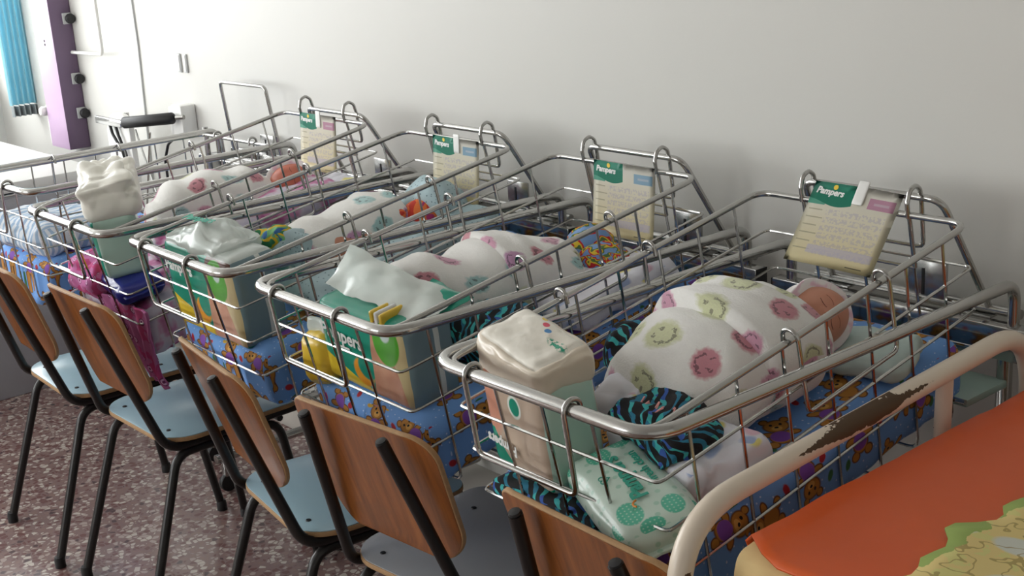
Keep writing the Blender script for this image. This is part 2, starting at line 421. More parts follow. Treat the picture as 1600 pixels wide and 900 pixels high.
MAT['palecloth'] = n.fin(n.mix(n.M('MULTIPLY', n.ell(x, y, 0, 0, .3, .3, .4), n.M('GREATER_THAN', r, .55)), c, sp), 0.9)
n = NB('pink_white_flannel'); v = n.uv()
MAT['pinkcloth'] = n.fin(n.ramp(n.noise(v, 13, 3), [(0.36, srgb(178, 84, 138)), (0.46, srgb(208, 150, 186)), (0.52, srgb(214, 206, 218)), (0.66, srgb(196, 190, 210))]), 0.9)
n = NB('blue_stripe_flannel'); v = n.uv(); x, y, _ = n.xyz(v)
st = n.M('SINE', n.M('MULTIPLY_ADD', x, 240.0, n.M('MULTIPLY', n.noise(v, 6, 2), 8.0)))
MAT['stripe'] = n.fin(n.mix(n.M('GREATER_THAN', st, 0.1), srgb(222, 228, 236), srgb(160, 186, 214)), 0.9)
n = NB('bright_toy_print'); v = n.uv()
MAT['toyprint'] = n.fin(n.ramp(n.noise(v, 38, 1), [(0, srgb(120, 156, 206)), (0.42, srgb(196, 40, 48)), (0.49, srgb(226, 196, 60)), (0.54, srgb(90, 120, 70)), (0.6, srgb(132, 166, 214))], True), 0.9)
n = NB('green_yellow_print'); v = n.uv()
MAT['greenprint'] = n.fin(n.ramp(n.noise(v, 26, 1), [(0, srgb(54, 128, 84)), (0.44, srgb(222, 180, 40)), (0.52, srgb(120, 180, 120)), (0.6, srgb(60, 110, 170))], True), 0.85)
n = NB('orange_red_print'); v = n.uv()
MAT['redprint'] = n.fin(n.ramp(n.noise(v, 30, 1), [(0, srgb(206, 60, 44)), (0.47, srgb(228, 120, 60)), (0.58, srgb(170, 52, 110))], True), 0.85)
MAT['whitecloth'] = plain('white_towel', srgb(226, 228, 228), 0.95, var=0.05, nscale=60, bump=0.4)
MAT['palegreencloth'] = plain('pale_green_muslin', srgb(190, 208, 204), 0.95, var=0.05, nscale=60, bump=0.3)
n = NB('pink_rimmed_cap'); v = n.uv()
MAT['cap'] = n.fin(n.ramp(n.noise(v, 40, 1), [(0, srgb(206, 96, 140)), (0.40, srgb(232, 200, 214)), (0.46, srgb(238, 232, 232))]), 0.9)
def skinmat(name, a, b):
    n = NB(name); o = n.obj()
    return n.fin(n.mix(n.noise(o, 26, 3), a, b), 0.5, Subsurface_Weight=0.15, Subsurface_Radius=(0.01, 0.004, 0.002), Subsurface_Scale=0.6)
MAT['skin'] = skinmat('baby_skin', srgb(196, 132, 108), srgb(208, 148, 122))
MAT['skin2'] = skinmat('ruddy_baby_skin', srgb(196, 104, 82), srgb(208, 122, 98))
MAT['lid'] = plain('eyelid_crease', srgb(112, 60, 48), 0.6)
MAT['brow'] = plain('faint_brow', srgb(166, 108, 86), 0.6)
MAT['pinkthread'] = plain('pink_thread', srgb(236, 170, 166), 0.8)
MAT['lip'] = plain('lip_skin', srgb(178, 92, 84), 0.45)
# plastics
MAT['green'] = plain('green_film', srgb(28, 148, 124), 0.28, var=0.05)
MAT['teal_ink'] = plain('teal_ink', srgb(44, 160, 136), 0.4, var=0.03)
MAT['white_ink'] = plain('white_ink', srgb(238, 240, 238), 0.4, var=0.02)
MAT['grey_ink'] = plain('grey_ink', srgb(150, 146, 136), 0.6, var=0.02)
MAT['yellow_ink'] = plain('yellow_ink', srgb(232, 200, 60), 0.4, var=0.02)
MAT['orange_ink'] = plain('orange_ink', srgb(230, 140, 40), 0.4, var=0.02)
MAT['violet_ink'] = plain('violet_ink', srgb(196, 190, 222), 0.6, var=0.05)
MAT['beige_film'] = plain('beige_film', srgb(226, 214, 196), 0.25, var=0.04, nscale=8)
MAT['whitefilm'] = plain('white_paper_film', srgb(238, 236, 226), 0.3, var=0.04, nscale=12, bump=0.5)
MAT['blue_film'] = plain('blue_film', srgb(34, 42, 128), 0.2, var=0.2, nscale=20)
MAT['yellow_film'] = plain('yellow_film', srgb(226, 190, 60), 0.3, var=0.1)
n = NB('clear_wrapper_film'); t = n.noise(n.obj(), 14, 3)
MAT['clear'] = n.fin(n.mix(t, srgb(206, 220, 214), srgb(236, 240, 236)), 0.18, Alpha=0.72)
n = NB('pale_green_side_film'); v = n.uv(); x, y, _ = n.xyz(v)
MAT['paleside'] = n.fin(n.mix(n.noise(v, 9, 2), srgb(170, 206, 192), srgb(196, 220, 208)), 0.22)
n = NB('greyblue_side_film'); v = n.uv(); x, y, _ = n.xyz(v)
c = n.mix(n.noise(v, 14, 2), srgb(106, 132, 140), srgb(132, 156, 164))
c = n.mix(n.M('LESS_THAN', n.M('ABSOLUTE', n.M('SUBTRACT', x, 0.012)), 0.006), c, srgb(214, 220, 216))
MAT['greyside'] = n.fin(n.mix(n.M('LESS_THAN', y, -0.095), c, srgb(30, 130, 108)), 0.25)
# beige pack front: baby photo area left, teal wave at the bottom, leaf badge
n = NB('beige_pack_front'); v = n.uv(); x, y, _ = n.xyz(v)
c = n.mix(n.noise(v, 10, 2), srgb(186, 164, 146), srgb(206, 186, 166))
c = n.mix(n.M('GREATER_THAN', y, 0.075), c, srgb(222, 212, 198))
c = n.mix(n.ell(x, y, -.07, .02, .045, .06, .3), c, srgb(212, 150, 126))
c = n.mix(n.ell(x, y, -.075, .075, .03, .012, .4), c, srgb(150, 92, 64))
c = n.mix(n.ell(x, y, .015, .04, .021, .021, .12), c, srgb(228, 236, 228))
c = n.mix(n.ell(x, y, .015, .04, .016, .016, .12), c, srgb(24, 142, 116))
c = n.mix(n.M('MULTIPLY', n.M('LESS_THAN', n.ell(x, y, .05, .03, .13, .118, .02), 0.5), n.M('LESS_THAN', y, -0.02)), c, srgb(20, 150, 122))
MAT['beigefront'] = n.fin(c, 0.26)
n = NB('beige_pack_top'); v = n.uv(); x, y, _ = n.xyz(v)
c = n.mix(n.noise(v, 12, 3), srgb(226, 220, 206), srgb(240, 236, 226)); n.bump(n.noise(v, 18, 4), 0.6, 0.006)
for (cx, cy, k) in ((-.02, .045, srgb(230, 200, 60)), (.0, .035, srgb(214, 70, 96)), (.02, .025, srgb(60, 130, 190))):
    c = n.mix(n.ell(x, y, cx, cy, .009, .006, .2), c, k)
c = n.mix(n.M('MULTIPLY', n.ell(x, y, .065, .012, .03, .011, .3), n.M('GREATER_THAN', n.noise(v, 150, 1), .5)), c, srgb(40, 150, 120))
MAT['beigetop'] = n.fin(c, 0.22)
# green pack front
def greenfront(name, photo=True):
    n = NB(name); v = n.uv(); x, y, _ = n.xyz(v)
    c = n.mix(n.noise(v, 8, 2), srgb(22, 138, 116), srgb(36, 158, 134))
    c = n.mix(n.M('LESS_THAN', n.M('ADD', y, n.M('MULTIPLY', x, 0.3)), -0.062), c, srgb(226, 196, 58))
    mel = n.M('MULTIPLY', n.ell(x, y, .0, -.035, .032, .032, .15), n.M('SUBTRACT', 1.0, n.ell(x, y, .012, -.022, .028, .028, .15)))
    c = n.mix(mel, c, srgb(236, 160, 52))
    if photo:
        ph = n.M('GREATER_THAN', n.M('ADD', x, n.M('MULTIPLY', y, -0.12)), 0.035)
        pc = n.mix(n.noise(v, 22, 3), srgb(190, 122, 96), srgb(224, 178, 150))
        pc = n.mix(n.M('GREATER_THAN', n.M('ADD', x, n.M('MULTIPLY', y, .25)), 0.105), pc, srgb(214, 196, 150))
        pc = n.mix(n.M('GREATER_THAN', y, .07), pc, srgb(96, 58, 44))
        c = n.mix(ph, c, pc)
        c = n.mix(n.ell(x, y, .085, .05, .038, .05, .06), c, srgb(84, 172, 52))
        c = n.mix(n.ell(x, y, .085, .066, .016, .02, .2), c, srgb(206, 224, 220))
    return n.fin(c, 0.25)
MAT['greenfront'] = greenfront('green_pack_front'); MAT['greenplain'] = greenfront('green_pack_plain_front', False)
# wipes film
n = NB('wipes_film'); v = n.uv(); x, y, _ = n.xyz(v)
c = n.mix(n.noise(v, 14, 2), srgb(196, 222, 208), srgb(216, 232, 220))
hx, hy, r, g, b = n.vor(v, 46, 0.5, False)
c = n.mix(n.M('MULTIPLY', n.ell(hx, hy, 0, 0, .22, .22, .3), n.M('GREATER_THAN', r, .4)), c, srgb(176, 212, 194))
for (cx, cy, rx, ry) in ((.085, .03, .022, .017), (.07, -.03, .026, .02), (.108, -.012, .016, .02), (-.085, -.012, .024, .02), (-.105, .03, .022, .02)):
    mk = n.ell(x, y, cx, cy, rx, ry, .1); ddx, ddy, r, g, b = n.vor(v, 150, 0.0, False)
    c = n.mix(mk, c, n.mix(n.ell(ddx, ddy, 0, 0, .25, .25, .4), srgb(92, 190, 160), srgb(170, 218, 200)))
MAT['wipes'] = n.fin(c, 0.25)
# window and curtain
MAT['curtain'] = plain('turquoise_curtain', srgb(176, 224, 236), 0.8, var=0.08, nscale=14, Transmission_Weight=0.0)
nt_ = MAT['curtain'].node_tree; tl = nt_.nodes.new('ShaderNodeBsdfTranslucent'); tl.inputs[0].default_value = (*srgb(196, 228, 236), 1)
mx_ = nt_.nodes.new('ShaderNodeMixShader'); mx_.inputs[0].default_value = 0.6
nt_.links.new(nt_.nodes['Principled BSDF'].outputs[0], mx_.inputs[1]); nt_.links.new(tl.outputs[0], mx_.inputs[2]); nt_.links.new(mx_.outputs[0], nt_.nodes['Material Output'].inputs[0])
MAT['blindpull'] = plain('grey_fringe', srgb(150, 158, 160), 0.8, var=0.15, nscale=60)
MAT['frame'] = plain('window_frame_paint', srgb(240, 242, 242), 0.4, var=0.01)
n = NB('window_glass')
MAT['glass'] = n.fin((1, 1, 1), 0.0, Alpha=0.06)
# card prints
def cardmat(name, badge):
    n = NB(name); v = n.uv(); x, y, _ = n.xyz(v)      # metres, centred
    t = n.M('MULTIPLY_ADD', y, -4.2, 0.42, clamp=True)
    c = n.mix(t, srgb(250, 249, 246), srgb(250, 234, 172))
    for k in range(6):
        c = n.mix(n.M('MULTIPLY', n.rect(x, y, -.078, .026-k*.0165, -.05+.006*(k % 2), .0285-k*.0165), .6), c, srgb(176, 168, 130))
        hw = n.M('GREATER_THAN', n.noise(n.vec(n.M('MULTIPLY', x, 190.0), n.M('MULTIPLY', y, 160.0), float(k)), 1.0, 2), 0.5)
        c = n.mix(n.M('MULTIPLY', n.M('MULTIPLY', n.rect(x, y, -.042, .019-k*.0165, .07, .031-k*.0165), hw), .35), c, srgb(196, 190, 214))
    c = n.mix(n.M('MULTIPLY', n.rect(x, y, -.05, -.062, .075, -.045), .7), c, srgb(224, 218, 232))
    c = n.mix(n.rect(x, y, .035, -.0775, .065, -.0755), c, srgb(150, 140, 110))
    wave = n.M('MULTIPLY_ADD', n.M('SINE', n.M('MULTIPLY', x, 55.0)), 0.006, 0.043)
    gz = n.M('MULTIPLY', n.M('GREATER_THAN', y, wave), n.M('LESS_THAN', x, 0.0))
    lt = n.M('MULTIPLY', n.M('GREATER_THAN', y, 0.038), n.M('LESS_THAN', x, -.05))
    c = n.mix(lt, c, srgb(104, 190, 164)); c = n.mix(gz, c, srgb(22, 148, 120))
    c = n.mix(n.rect(x, y, .03, .044, .078, .066), c, badge)
    c = n.mix(n.M('MULTIPLY', n.rect(x, y, .04, .0525, .068, .0575), .5), c, srgb(240, 236, 240))
    return n.fin(c, 0.45)
MAT['card_pink'] = cardmat('card_print_pink', srgb(222, 172, 196)); MAT['card_blue'] = cardmat('card_print_blue', srgb(164, 200, 222))

# ------------------------------------------------------------------ the room
WY = 2.105; X1 = 2.6; Y0 = -3.9; ZC = 2.9
def struct(o): o['kind'] = 'structure'; return o
struct(box('floor', (XW-.15, Y0-.15, -.1), (X1+.15, WY+.15, 0), MAT['terrazzo'], bev=0))
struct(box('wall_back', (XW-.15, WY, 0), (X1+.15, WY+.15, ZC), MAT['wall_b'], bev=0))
struct(box('wall_right', (X1, Y0, 0), (X1+.15, WY, ZC), MAT['wall'], bev=0))
struct(box('ceiling', (XW-.15, Y0-.15, ZC), (X1+.15, WY+.15, ZC+.1), MAT['wall'], bev=0))
y0, y1, z0, z1 = WIN
def holed(name, parts):
    bm = bmesh.new()
    for lo, hi in parts:
        b2 = box_bm(*[h-l for l, h in zip(lo, hi)], 0, 1, [(h+l)/2 for l, h in zip(lo, hi)])
        me = bpy.data.meshes.new('t'); b2.to_mesh(me); b2.free(); bm.from_mesh(me); bpy.data.meshes.remove(me)
    return struct(mesh_obj(name, bm_mesh(name, bm), MAT['wall'], smooth=False))
a0, a1, b0, b1 = FILL_WIN
holed('wall_front', (((XW-.15, Y0-.15, 0), (X1+.15, Y0, b0)), ((XW-.15, Y0-.15, b1), (X1+.15, Y0, ZC)), ((XW-.15, Y0-.15, b0), (a0, Y0, b1)), ((a1, Y0-.15, b0), (X1+.15, Y0, b1))))
win = struct(empty('fill_window', ((a0+a1)/2, Y0, b0)))  # out of view, added to brighten surfaces that face the camera
for lo, hi, nm, mt_ in (((a0, Y0-.1, b0), (a1, Y0-.05, b0+.05), 'window_frame', 'frame'), ((a0, Y0-.1, b1-.05), (a1, Y0-.05, b1), 'window_frame', 'frame'), ((a0, Y0-.1, b0+.05), (a0+.05, Y0-.05, b1-.05), 'mullion', 'frame'), ((a1-.05, Y0-.1, b0+.05), (a1, Y0-.05, b1-.05), 'mullion', 'frame'), (((a0+a1)/2-.025, Y0-.1, b0+.05), ((a0+a1)/2+.025, Y0-.05, b1-.05), 'mullion', 'frame'),
                        ((a0+.05, Y0-.078, b0+.05), ((a0+a1)/2-.025, Y0-.073, b1-.05), 'pane', 'glass'), (((a0+a1)/2+.025, Y0-.078, b0+.05), (a1-.05, Y0-.073, b1-.05), 'pane', 'glass')):
    box(nm, lo, hi, MAT[mt_], win, .003, T(-(a0+a1)/2, -Y0, -b0))
bm = bmesh.new()
for lo, hi in (((XW-.15, Y0, 0), (XW, WY, z0)), ((XW-.15, Y0, z1), (XW, WY, ZC)), ((XW-.15, Y0, z0), (XW, y0, z1)), ((XW-.15, y1, z0), (XW, WY, z1))):
    b2 = box_bm(*[h-l for l, h in zip(lo, hi)], 0, 1, [(h+l)/2 for l, h in zip(lo, hi)])
    me = bpy.data.meshes.new('t'); b2.to_mesh(me); b2.free(); bm.from_mesh(me); bpy.data.meshes.remove(me)
struct(mesh_obj('wall_left', bm_mesh('wall_left', bm), MAT['wall'], smooth=False))
win = struct(empty('window_1', (XW, (y0+y1)/2, z0)))
def wpart(name, lo, hi, mat): 
    o = box(name, lo, hi, mat, win, 0.004, T(-XW, -(y0+y1)/2, -z0)); return o
wpart('window_sill', (XW-.15, y0-.03, z0-.03), (XW+.06, y1+.03, z0), MAT['skirt'])
for (a, b) in ((z0, z0+.05), (z1-.05, z1)): wpart('window_frame', (XW-.1, y0, a), (XW-.05, y1, b), MAT['frame'])
npan = 4; st = (y1-y0)/npan
for k in range(npan+1):
    yc = min(max(y0+k*st, y0+.025), y1-.025)
    wpart('mullion', (XW-.1, yc-.025, z0+.05), (XW-.05, yc+.025, z1-.05), MAT['frame'])
for k in range(npan):
    wpart('pane', (XW-.078, y0+k*st+.025, z0+.05), (XW-.073, y0+(k+1)*st-.025, z1-.05), MAT['glass'])
struct(box('trim_1', (XW, 1.97, 0), (X1, WY, .075), MAT['plinth'], bev=.004))

# ------------------------------------------------------------------ bassinets
W, LF, HF, WB, LB, DZ = 0.475, 0.847, 0.946, 0.434, 0.768, 0.080
AL = 9.969
BZ = -0.003
COTS = [(-1.342, 1.121, 0.0, AL-.377), (-1.969, 1.151, -1.096, AL-.253), (-2.540, 1.155, -.863, AL-.042), (-3.096, 1.138, -.152, AL+.662), (-3.764, 1.212, 1.322, 0.0)]
def cot_mat(i): x, y, yw, a = COTS[i]; return T(x, y, 0) @ RZ(yw)
def bas_local(i): return T(0, .015, HF+BZ) @ RX(COTS[i][3])
def bas(i): return cot_mat(i) @ bas_local(i)
chrome, steel = MAT['chrome'], MAT['steel']
def make_cot(i, label):
    flat = COTS[i][3] < 1
    c = empty('wire_bassinet', mat=cot_mat(i)); tag(c, label, 'bassinet', 'row of wire bassinets along the wall')
    h = W/2; pz = HF-.078; vb = .848 if flat else .895; dv = vb-.895
    # carrying frame: horizontal U with the ends turned down on the crossbar
    tube('carrying_frame', [(h, vb, pz), (h, vb, HF), (h, 0, HF), (-h, 0, HF), (-h, vb, HF), (-h, vb, pz)], .0105, chrome, c, fr=.06, seg=12, nf=7)
    cb = box('crossbar', (-.275, .878+dv, pz-.062), (.275, .912+dv, pz), chrome, c, .003)
    for s in (-1, 1): box('end_cap', (s*.2755-.001, .8785+dv, pz-.061), (s*.2755+.001, .9115+dv, pz-.001), MAT['black'], cb, 0)
    tube('pivot_rod', [(-.2, .925+dv, pz+.012), (.235, .925+dv, pz+.012)], .009, steel, c, seg=10)
    for s in (-1, 1): box('pivot_bracket', (s*.15+.01-.028, .905+dv, pz), (s*.15+.01+.028, .938+dv, pz+.004), steel, c, .001)
    # tilting support at the head end
    if flat:
        tube('head_support', [(-.145, .90+dv, pz+.005), (-.135, .87+dv, 1.118), (.145, .87+dv, 1.118), (.155, .90+dv, pz+.005)], .0062, chrome, c, fr=.02, seg=10)
    else:
        tube('head_support', [(-.16, .925, pz+.012), (-.132, .797, HF+.152), (.152, .797, HF+.152), (.175, .925, pz+.012)], .0065, chrome, c, fr=.03, seg=10)
    mp = box('latch_plate', (.02, .905+dv, pz+.004), (.10, .911+dv, pz+.085), steel, c, .002)
    box('latch_slot', (.05, .9035+dv, pz+.02), (.055, .9055+dv, pz+.07), MAT['black'], mp, 0)
    # stand
    for s in (-1, 1):
        tube('post', [(s*.225, vb, pz-.06), (s*.225, vb, .11)], .014, chrome, c, seg=10)
        tube('base_foot', [(s*.225, .93+dv, .11), (s*.225, .42, .11)], .014, chrome, c, seg=10)
        for v in (.45, .82):
            ca = box('caster_fork', (s*.225-.012, v-.012, .05), (s*.225+.012, v+.012, .10), steel, c, .003)
            lathe('caster_wheel', [(.004, -.009), (.026, -.009), (.028, -.005), (.028, .005), (.026, .009), (.004, .009)], MAT['black'], ca, 16, T(s*.225, v, .029) @ RY(90))
    tube('stretcher', [(-.225, vb, .16), (.225, vb, .16)], .010, chrome, c, seg=8)
    box('under_tray', (-.235, .76, pz-.112), (.235, .89+dv, pz-.098), MAT['tray'], c, .003)
    tube('tray_rail', [(-.235, .755, pz-.10), (.235, .755, pz-.10)], .005, chrome, c, seg=8)
    # basket: tilts about the foot end
    B = bas_local(i); hb = WB/2
    rim = tube('basket_rim', [(-hb, 0, 0), (hb, 0, 0), (hb, LB, 0), (-hb, LB, 0)], .0058, chrome, c, True, fr=.035, seg=10, nf=6, mw=B)
    tin = lambda k: (.001*k, .004*k, -.007*k)     # slight taper: side, foot, head
    for k in (1, 2, 3):
        a, f0, hd = tin(k)
        tube('wire', [(-hb+a, f0, -k*DZ), (hb-a, f0, -k*DZ), (hb-a, LB-hd, -k*DZ), (-hb+a, LB-hd, -k*DZ)], .0027, chrome, rim, True, fr=.012, seg=6, nf=3)
    zb = -.335
    for k in range(7):
        v = .075+.103*k
        tube('wire', [(-hb, v, 0), (-hb+.004, v, zb), (hb-.004, v, zb), (hb, v, 0)], .0027, chrome, rim, fr=.02, seg=6, nf=3)
    for u in (-.105, 0, .105):
        tube('wire', [(u, 0, 0), (u, .016, zb+.006), (u, LB+.018, zb+.006), (u, LB, 0)], .0027, chrome, rim, fr=.02, seg=6, nf=3)
    # bails: one drop handle per side, hooked over the tubes
    def hook(u, v, out, r, drop):   # points of one hook leg in a plane; out = outward unit (du,dv)
        pts = []
        for a in (150, 110, 70, 30, 0):
            pts.append((u+out[0]*r*math.cos(R(a)), v+out[1]*r*math.cos(R(a)), r*math.sin(R(a))+.004))
        pts = [(u-out[0]*r*.9, v-out[1]*r*.9, -.006)] + pts
        pts.append((u+out[0]*(r+.004), v+out[1]*(r+.004), -drop))
        return pts
    ro = .0145
    for s, va, vb in ((1, .30, .525), (-1, .25, .465)):
        a = hook(s*hb, va, (s, 0), ro, .115); b = hook(s*hb, vb, (s, 0), ro, .115)
        tube('bail_handle', a+b[::-1], .0036, chrome, rim, fr=.012, seg=8, nf=3)
    fo = .017
    a = hook(-.135, -.012, (0, -1), fo, .125); b = hook(.085, -.012, (0, -1), fo, .125)
    tube('bail_handle', a+b[::-1], .0042, chrome, rim, fr=.014, seg=8, nf=3)
    if flat:
        a = hook(-.12, LB, (0, 1), ro, .09); b = hook(.10, LB, (0, 1), ro, .09)
        tube('bail_handle', a+b[::-1], .0036, chrome, rim, fr=.012, seg=8, nf=3)
    else:
        pts = []
        for u in (-.115, .107):
            leg = [(u, LB-.004, -.004), (u, LB-.004, .022), (u, LB+.006, .042), (u, LB+.024, .046), (u, LB+.036, .034), (u, LB+.038, .01), (u, LB+.034, -.072)]
            pts = leg if not pts else pts+leg[::-1]
        tube('bail_handle', pts, .0042, chrome, rim, fr=.012, seg=8, nf=3)
        for u in (-.115, .107): tube('hook_wire', [(u, LB, 0), (u, LB+.006, -.10)], .0036, chrome, rim, seg=8)
        tube('hook_wire', [(-.115, LB+.006, -.10), (.107, LB+.006, -.10)], .0036, chrome, rim, seg=8)
    return c
make_cot(0, 'wire bassinet nearest the orange bed, beige diaper pack and wipes at its foot')
make_cot(1, 'second wire bassinet from the orange bed, with a green diaper pack open at its foot')
make_cot(2, 'middle wire bassinet of the row, with dotted blue flannel at its head')
make_cot(3, 'fourth wire bassinet from the bed, with pink flowered cloth hanging from its foot')
make_cot(4, 'flat untilted wire bassinet at the far left, without an information card')

# mattresses in printed covers
def mattress(i, mat, label, cat='mattress', v0=.03, v1=.765, droop=.03, seed=0, z0=-.328, z1=-.205, ud=.204):
    def fn(p, q):
        e = max(0, -q.y)**3                                  # the foot end sags through the wires
        if q.z < 0: p.z -= droop*e*(0.6+0.8*noise.noise(Vector((p.x*14, seed, 0))))*(1 if abs(q.y) > .6 else 0)
        if q.z < .6: p.x += .006*noise.noise(Vector((p.y*22, p.z*6, seed+q.x*3)))
        if q.y < -.9: p.y += .007*math.sin(p.x*70+seed)*(-q.z*.5+.5)
        p.z += .004*noise.noise(Vector((p.x*9, p.y*9, seed)))
        return p
    o = puff('crib_mattress', (2*ud, v1-v0, z1-z0), .035, mat, None, cuts=22, bulge=.008, seed=seed, mw=bas(i) @ T(0, (v0+v1)/2, (z0+z1)/2), fn=fn)
    return tag(o, label, cat, 'mattresses lying in the wire bassinets')
mattress(0, MAT['bear'], 'thick blue bear-print mattress under the baby nearest the orange bed', seed=1)
mattress(1, MAT['bear'], 'blue bear-print mattress in the second bassinet, below the open green pack', seed=2)
mattress(2, MAT['bear'], 'blue bear-print mattress bulging through the foot wires of the middle bassinet', seed=3)
mattress(3, MAT['pinkcloth'], 'pink and white flannel covered mattress under the ruddy-faced baby', seed=4)
mattress(4, MAT['bear'], 'blue bear-print mattress sagging at the far left under striped linen', seed=5, droop=.05)

# ------------------------------------------------------------------ swaddled babies
def loft(name, rings, mat, parent, mw=None, cap0=True, cap1=True, uvscale=1.0):
    v, f, uvs = [], [], []; n = len(rings[0])
    for r in rings: v += r
    for i in range(len(rings)-1):
        for k in range(n):
            k2 = (k+1) % n; f.append((i*n+k, i*n+k2, (i+1)*n+k2, (i+1)*n+k))
    if cap0: f.append(tuple(range(n))[::-1])
    if cap1: f.append(tuple((len(rings)-1)*n+k for k in range(n)))
    me = pyd(name, v, f)
    uv = me.uv_layers.new(name='UVMap')
    ln = [0]
    for i in range(1, len(rings)): ln.append(ln[-1]+(Vector(rings[i][n//4])-Vector(rings[i-1][n//4])).length)
    per = max(sum((Vector(r[k])-Vector(r[k-1])).length for k in range(n)) for r in rings)
    for p in me.polygons:
        ks = [me.loops[l].vertex_index for l in p.loop_indices]
        wrap = (max(q % n for q in ks)-min(q % n for q in ks)) > n//2
        for l in p.loop_indices:
            q = me.loops[l].vertex_index; k = q % n
            if wrap and k < n//2: k += n
            uv.data[l].uv = (k/n*per*uvscale, ln[q//n]*uvscale)
    return mesh_obj(name, me, mat, parent, mw)
def smooth_interp(t, tab):
    for (t0, a), (t1, b) in zip(tab, tab[1:]):
        if t <= t1:
            s = (t-t0)/(t1-t0); s = s*s*(3-2*s); return a+(b-a)*s
    return tab[-1][1]
def bundle(name, L, aw, ah, mat, parent, mw=None, seed=0, nr=46, ns=48, fold=.007, xoff=None, open_top=True, y0=0.0):
    rings = []
    for i in range(nr):
        t = i/(nr-1); a = smooth_interp(t, aw); h = smooth_interp(t, ah); xo = smooth_interp(t, xoff) if xoff else 0
        ring = []
        for k in range(ns):
            th = 2*math.pi*k/ns; c, s = math.cos(th), math.sin(th)
            x = a*math.copysign(abs(c)**.85, c); z = h*(.5+.5*s) if s > 0 else h*(.5+.5*math.copysign(abs(s)**.7, s))
            q = Vector((x*9, t*L*9, z*9+seed*5))
            d = 1+fold/.1*noise.noise(q)+fold/.2*noise.noise(q*2.3)
            cr = fold*.9*math.sin(t*L*70+seed+3*math.cos(th*1.0+seed)+noise.noise(q)*3)*(.35+.65*max(0, s))*(.5+.5*noise.noise(Vector((t*5, seed, 1))))
            z2 = h*.5+(z-h*.5)*d
            ring.append((xo+x*d, y0+t*L, max(0.002, z2+cr*min(1, h/.1))))
        rings.append(ring)
    return loft(name, rings, mat, parent, mw, True, True)
def head_mesh(parent, skin, face, mw, rh=.05, body=True):
    """head + neck + torso as one lofted surface; +Y = crown; face = angle about Y (0 -> +Z, 90 -> +X)"""
    fd = Vector((math.sin(R(face)), 0, math.cos(R(face)))); rd = Vector((math.cos(R(face)), 0, -math.sin(R(face))))
    prof = []   # (y, half width, half depth)
    for k in range(31):
        a = -62+ (152)*k/30
        prof.append((rh*1.22*math.sin(R(a)), rh*math.cos(R(a))*.98+.0006, rh*1.08*math.cos(R(a))+.0006))
    low = [(-.30, .05, .04), (-.24, .06, .05), (-.13, .062, .05), (-.095, .055, .042), (-.075, .028, .028), (-.062, .025, .026)]
    prof = (low if body else []) + prof
    ns = 56; rings = []
    bumps = [  # (lateral, y, width, height): face features on the face side
        (0, -.006, .0065, .0085), (-.005, -.009, .004, .0035), (.005, -.009, .004, .0035),   # nose, nostrils
        (0, .004, .004, .004),
        (-.019, .006, .009, -.0035), (.019, .006, .009, -.0035),                             # sockets
        (-.019, .004, .007, .003), (.019, .004, .007, .003),                                 # closed lids
        (-.023, -.018, .014, .005), (.023, -.018, .014, .005),                               # cheeks
        (0, -.021, .006, .0028), (0, -.026, .006, .0025),                                    # lips
        (0, -.040, .010, .006)]                                                              # chin
    for (y, w_, d_) in prof:
        ring = []
        for k in range(ns):
            th = 2*math.pi*k/ns; lx, lz = w_*math.cos(th), d_*math.sin(th)
            if lz > 0:
                for (bx, by, bw, bh) in bumps: lz += bh*(rh/.05)*math.exp(-((lx-bx*rh/.05)**2+(y-by*rh/.05)**2)/(bw*rh/.05)**2)
            for s in (-1, 1):                                                                # ears
                e = math.exp(-(((lx-s*w_)/.006)**2+((y+.004)/.012)**2+((lz+.004)/.009)**2)); lx += s*.009*e
            p = rd*lx + fd*lz + Vector((0, y, 0)); ring.append(tuple(p))
        rings.append(ring)
    o = loft('body', rings, skin, parent, mw)
    def onface(x, y, out=.0012):
        a = math.asin(max(-1, min(1, y/(rh*1.22)))); d_ = rh*1.08*math.cos(a); w_ = rh*.98*math.cos(a)
        lz = d_*math.sqrt(max(0, 1-(x/w_)**2))
        for (bx, by, bw, bh) in bumps: lz += bh*(rh/.05)*math.exp(-((x-bx*rh/.05)**2+(y-by*rh/.05)**2)/(bw*rh/.05)**2)
        return rd*x + fd*(lz+out) + Vector((0, y, 0))
    for s in (-1, 1):
        tube('eyelid_line', [onface(s*.019+dx, .0035-.0022*(1-(dx/.009)**2), .0004) for dx in [-.009+.0018*k for k in range(11)]], .0007, MAT['lid'], o, seg=6)
        tube('eyebrow', [onface(s*.019+dx, .018+.0025*(1-(dx/.01)**2), .0002) for dx in [-.01+.002*k for k in range(11)]], .0008, MAT['brow'], o, seg=6)
    tube('lips', [onface(dx, -.0235+.001*math.cos(dx*400), .0003) for dx in [-.010+.002*k for k in range(11)]], lambda t: .0006+.0016*math.sin(math.pi*t), MAT['lip'], o, seg=6)
    return o, fd, rd
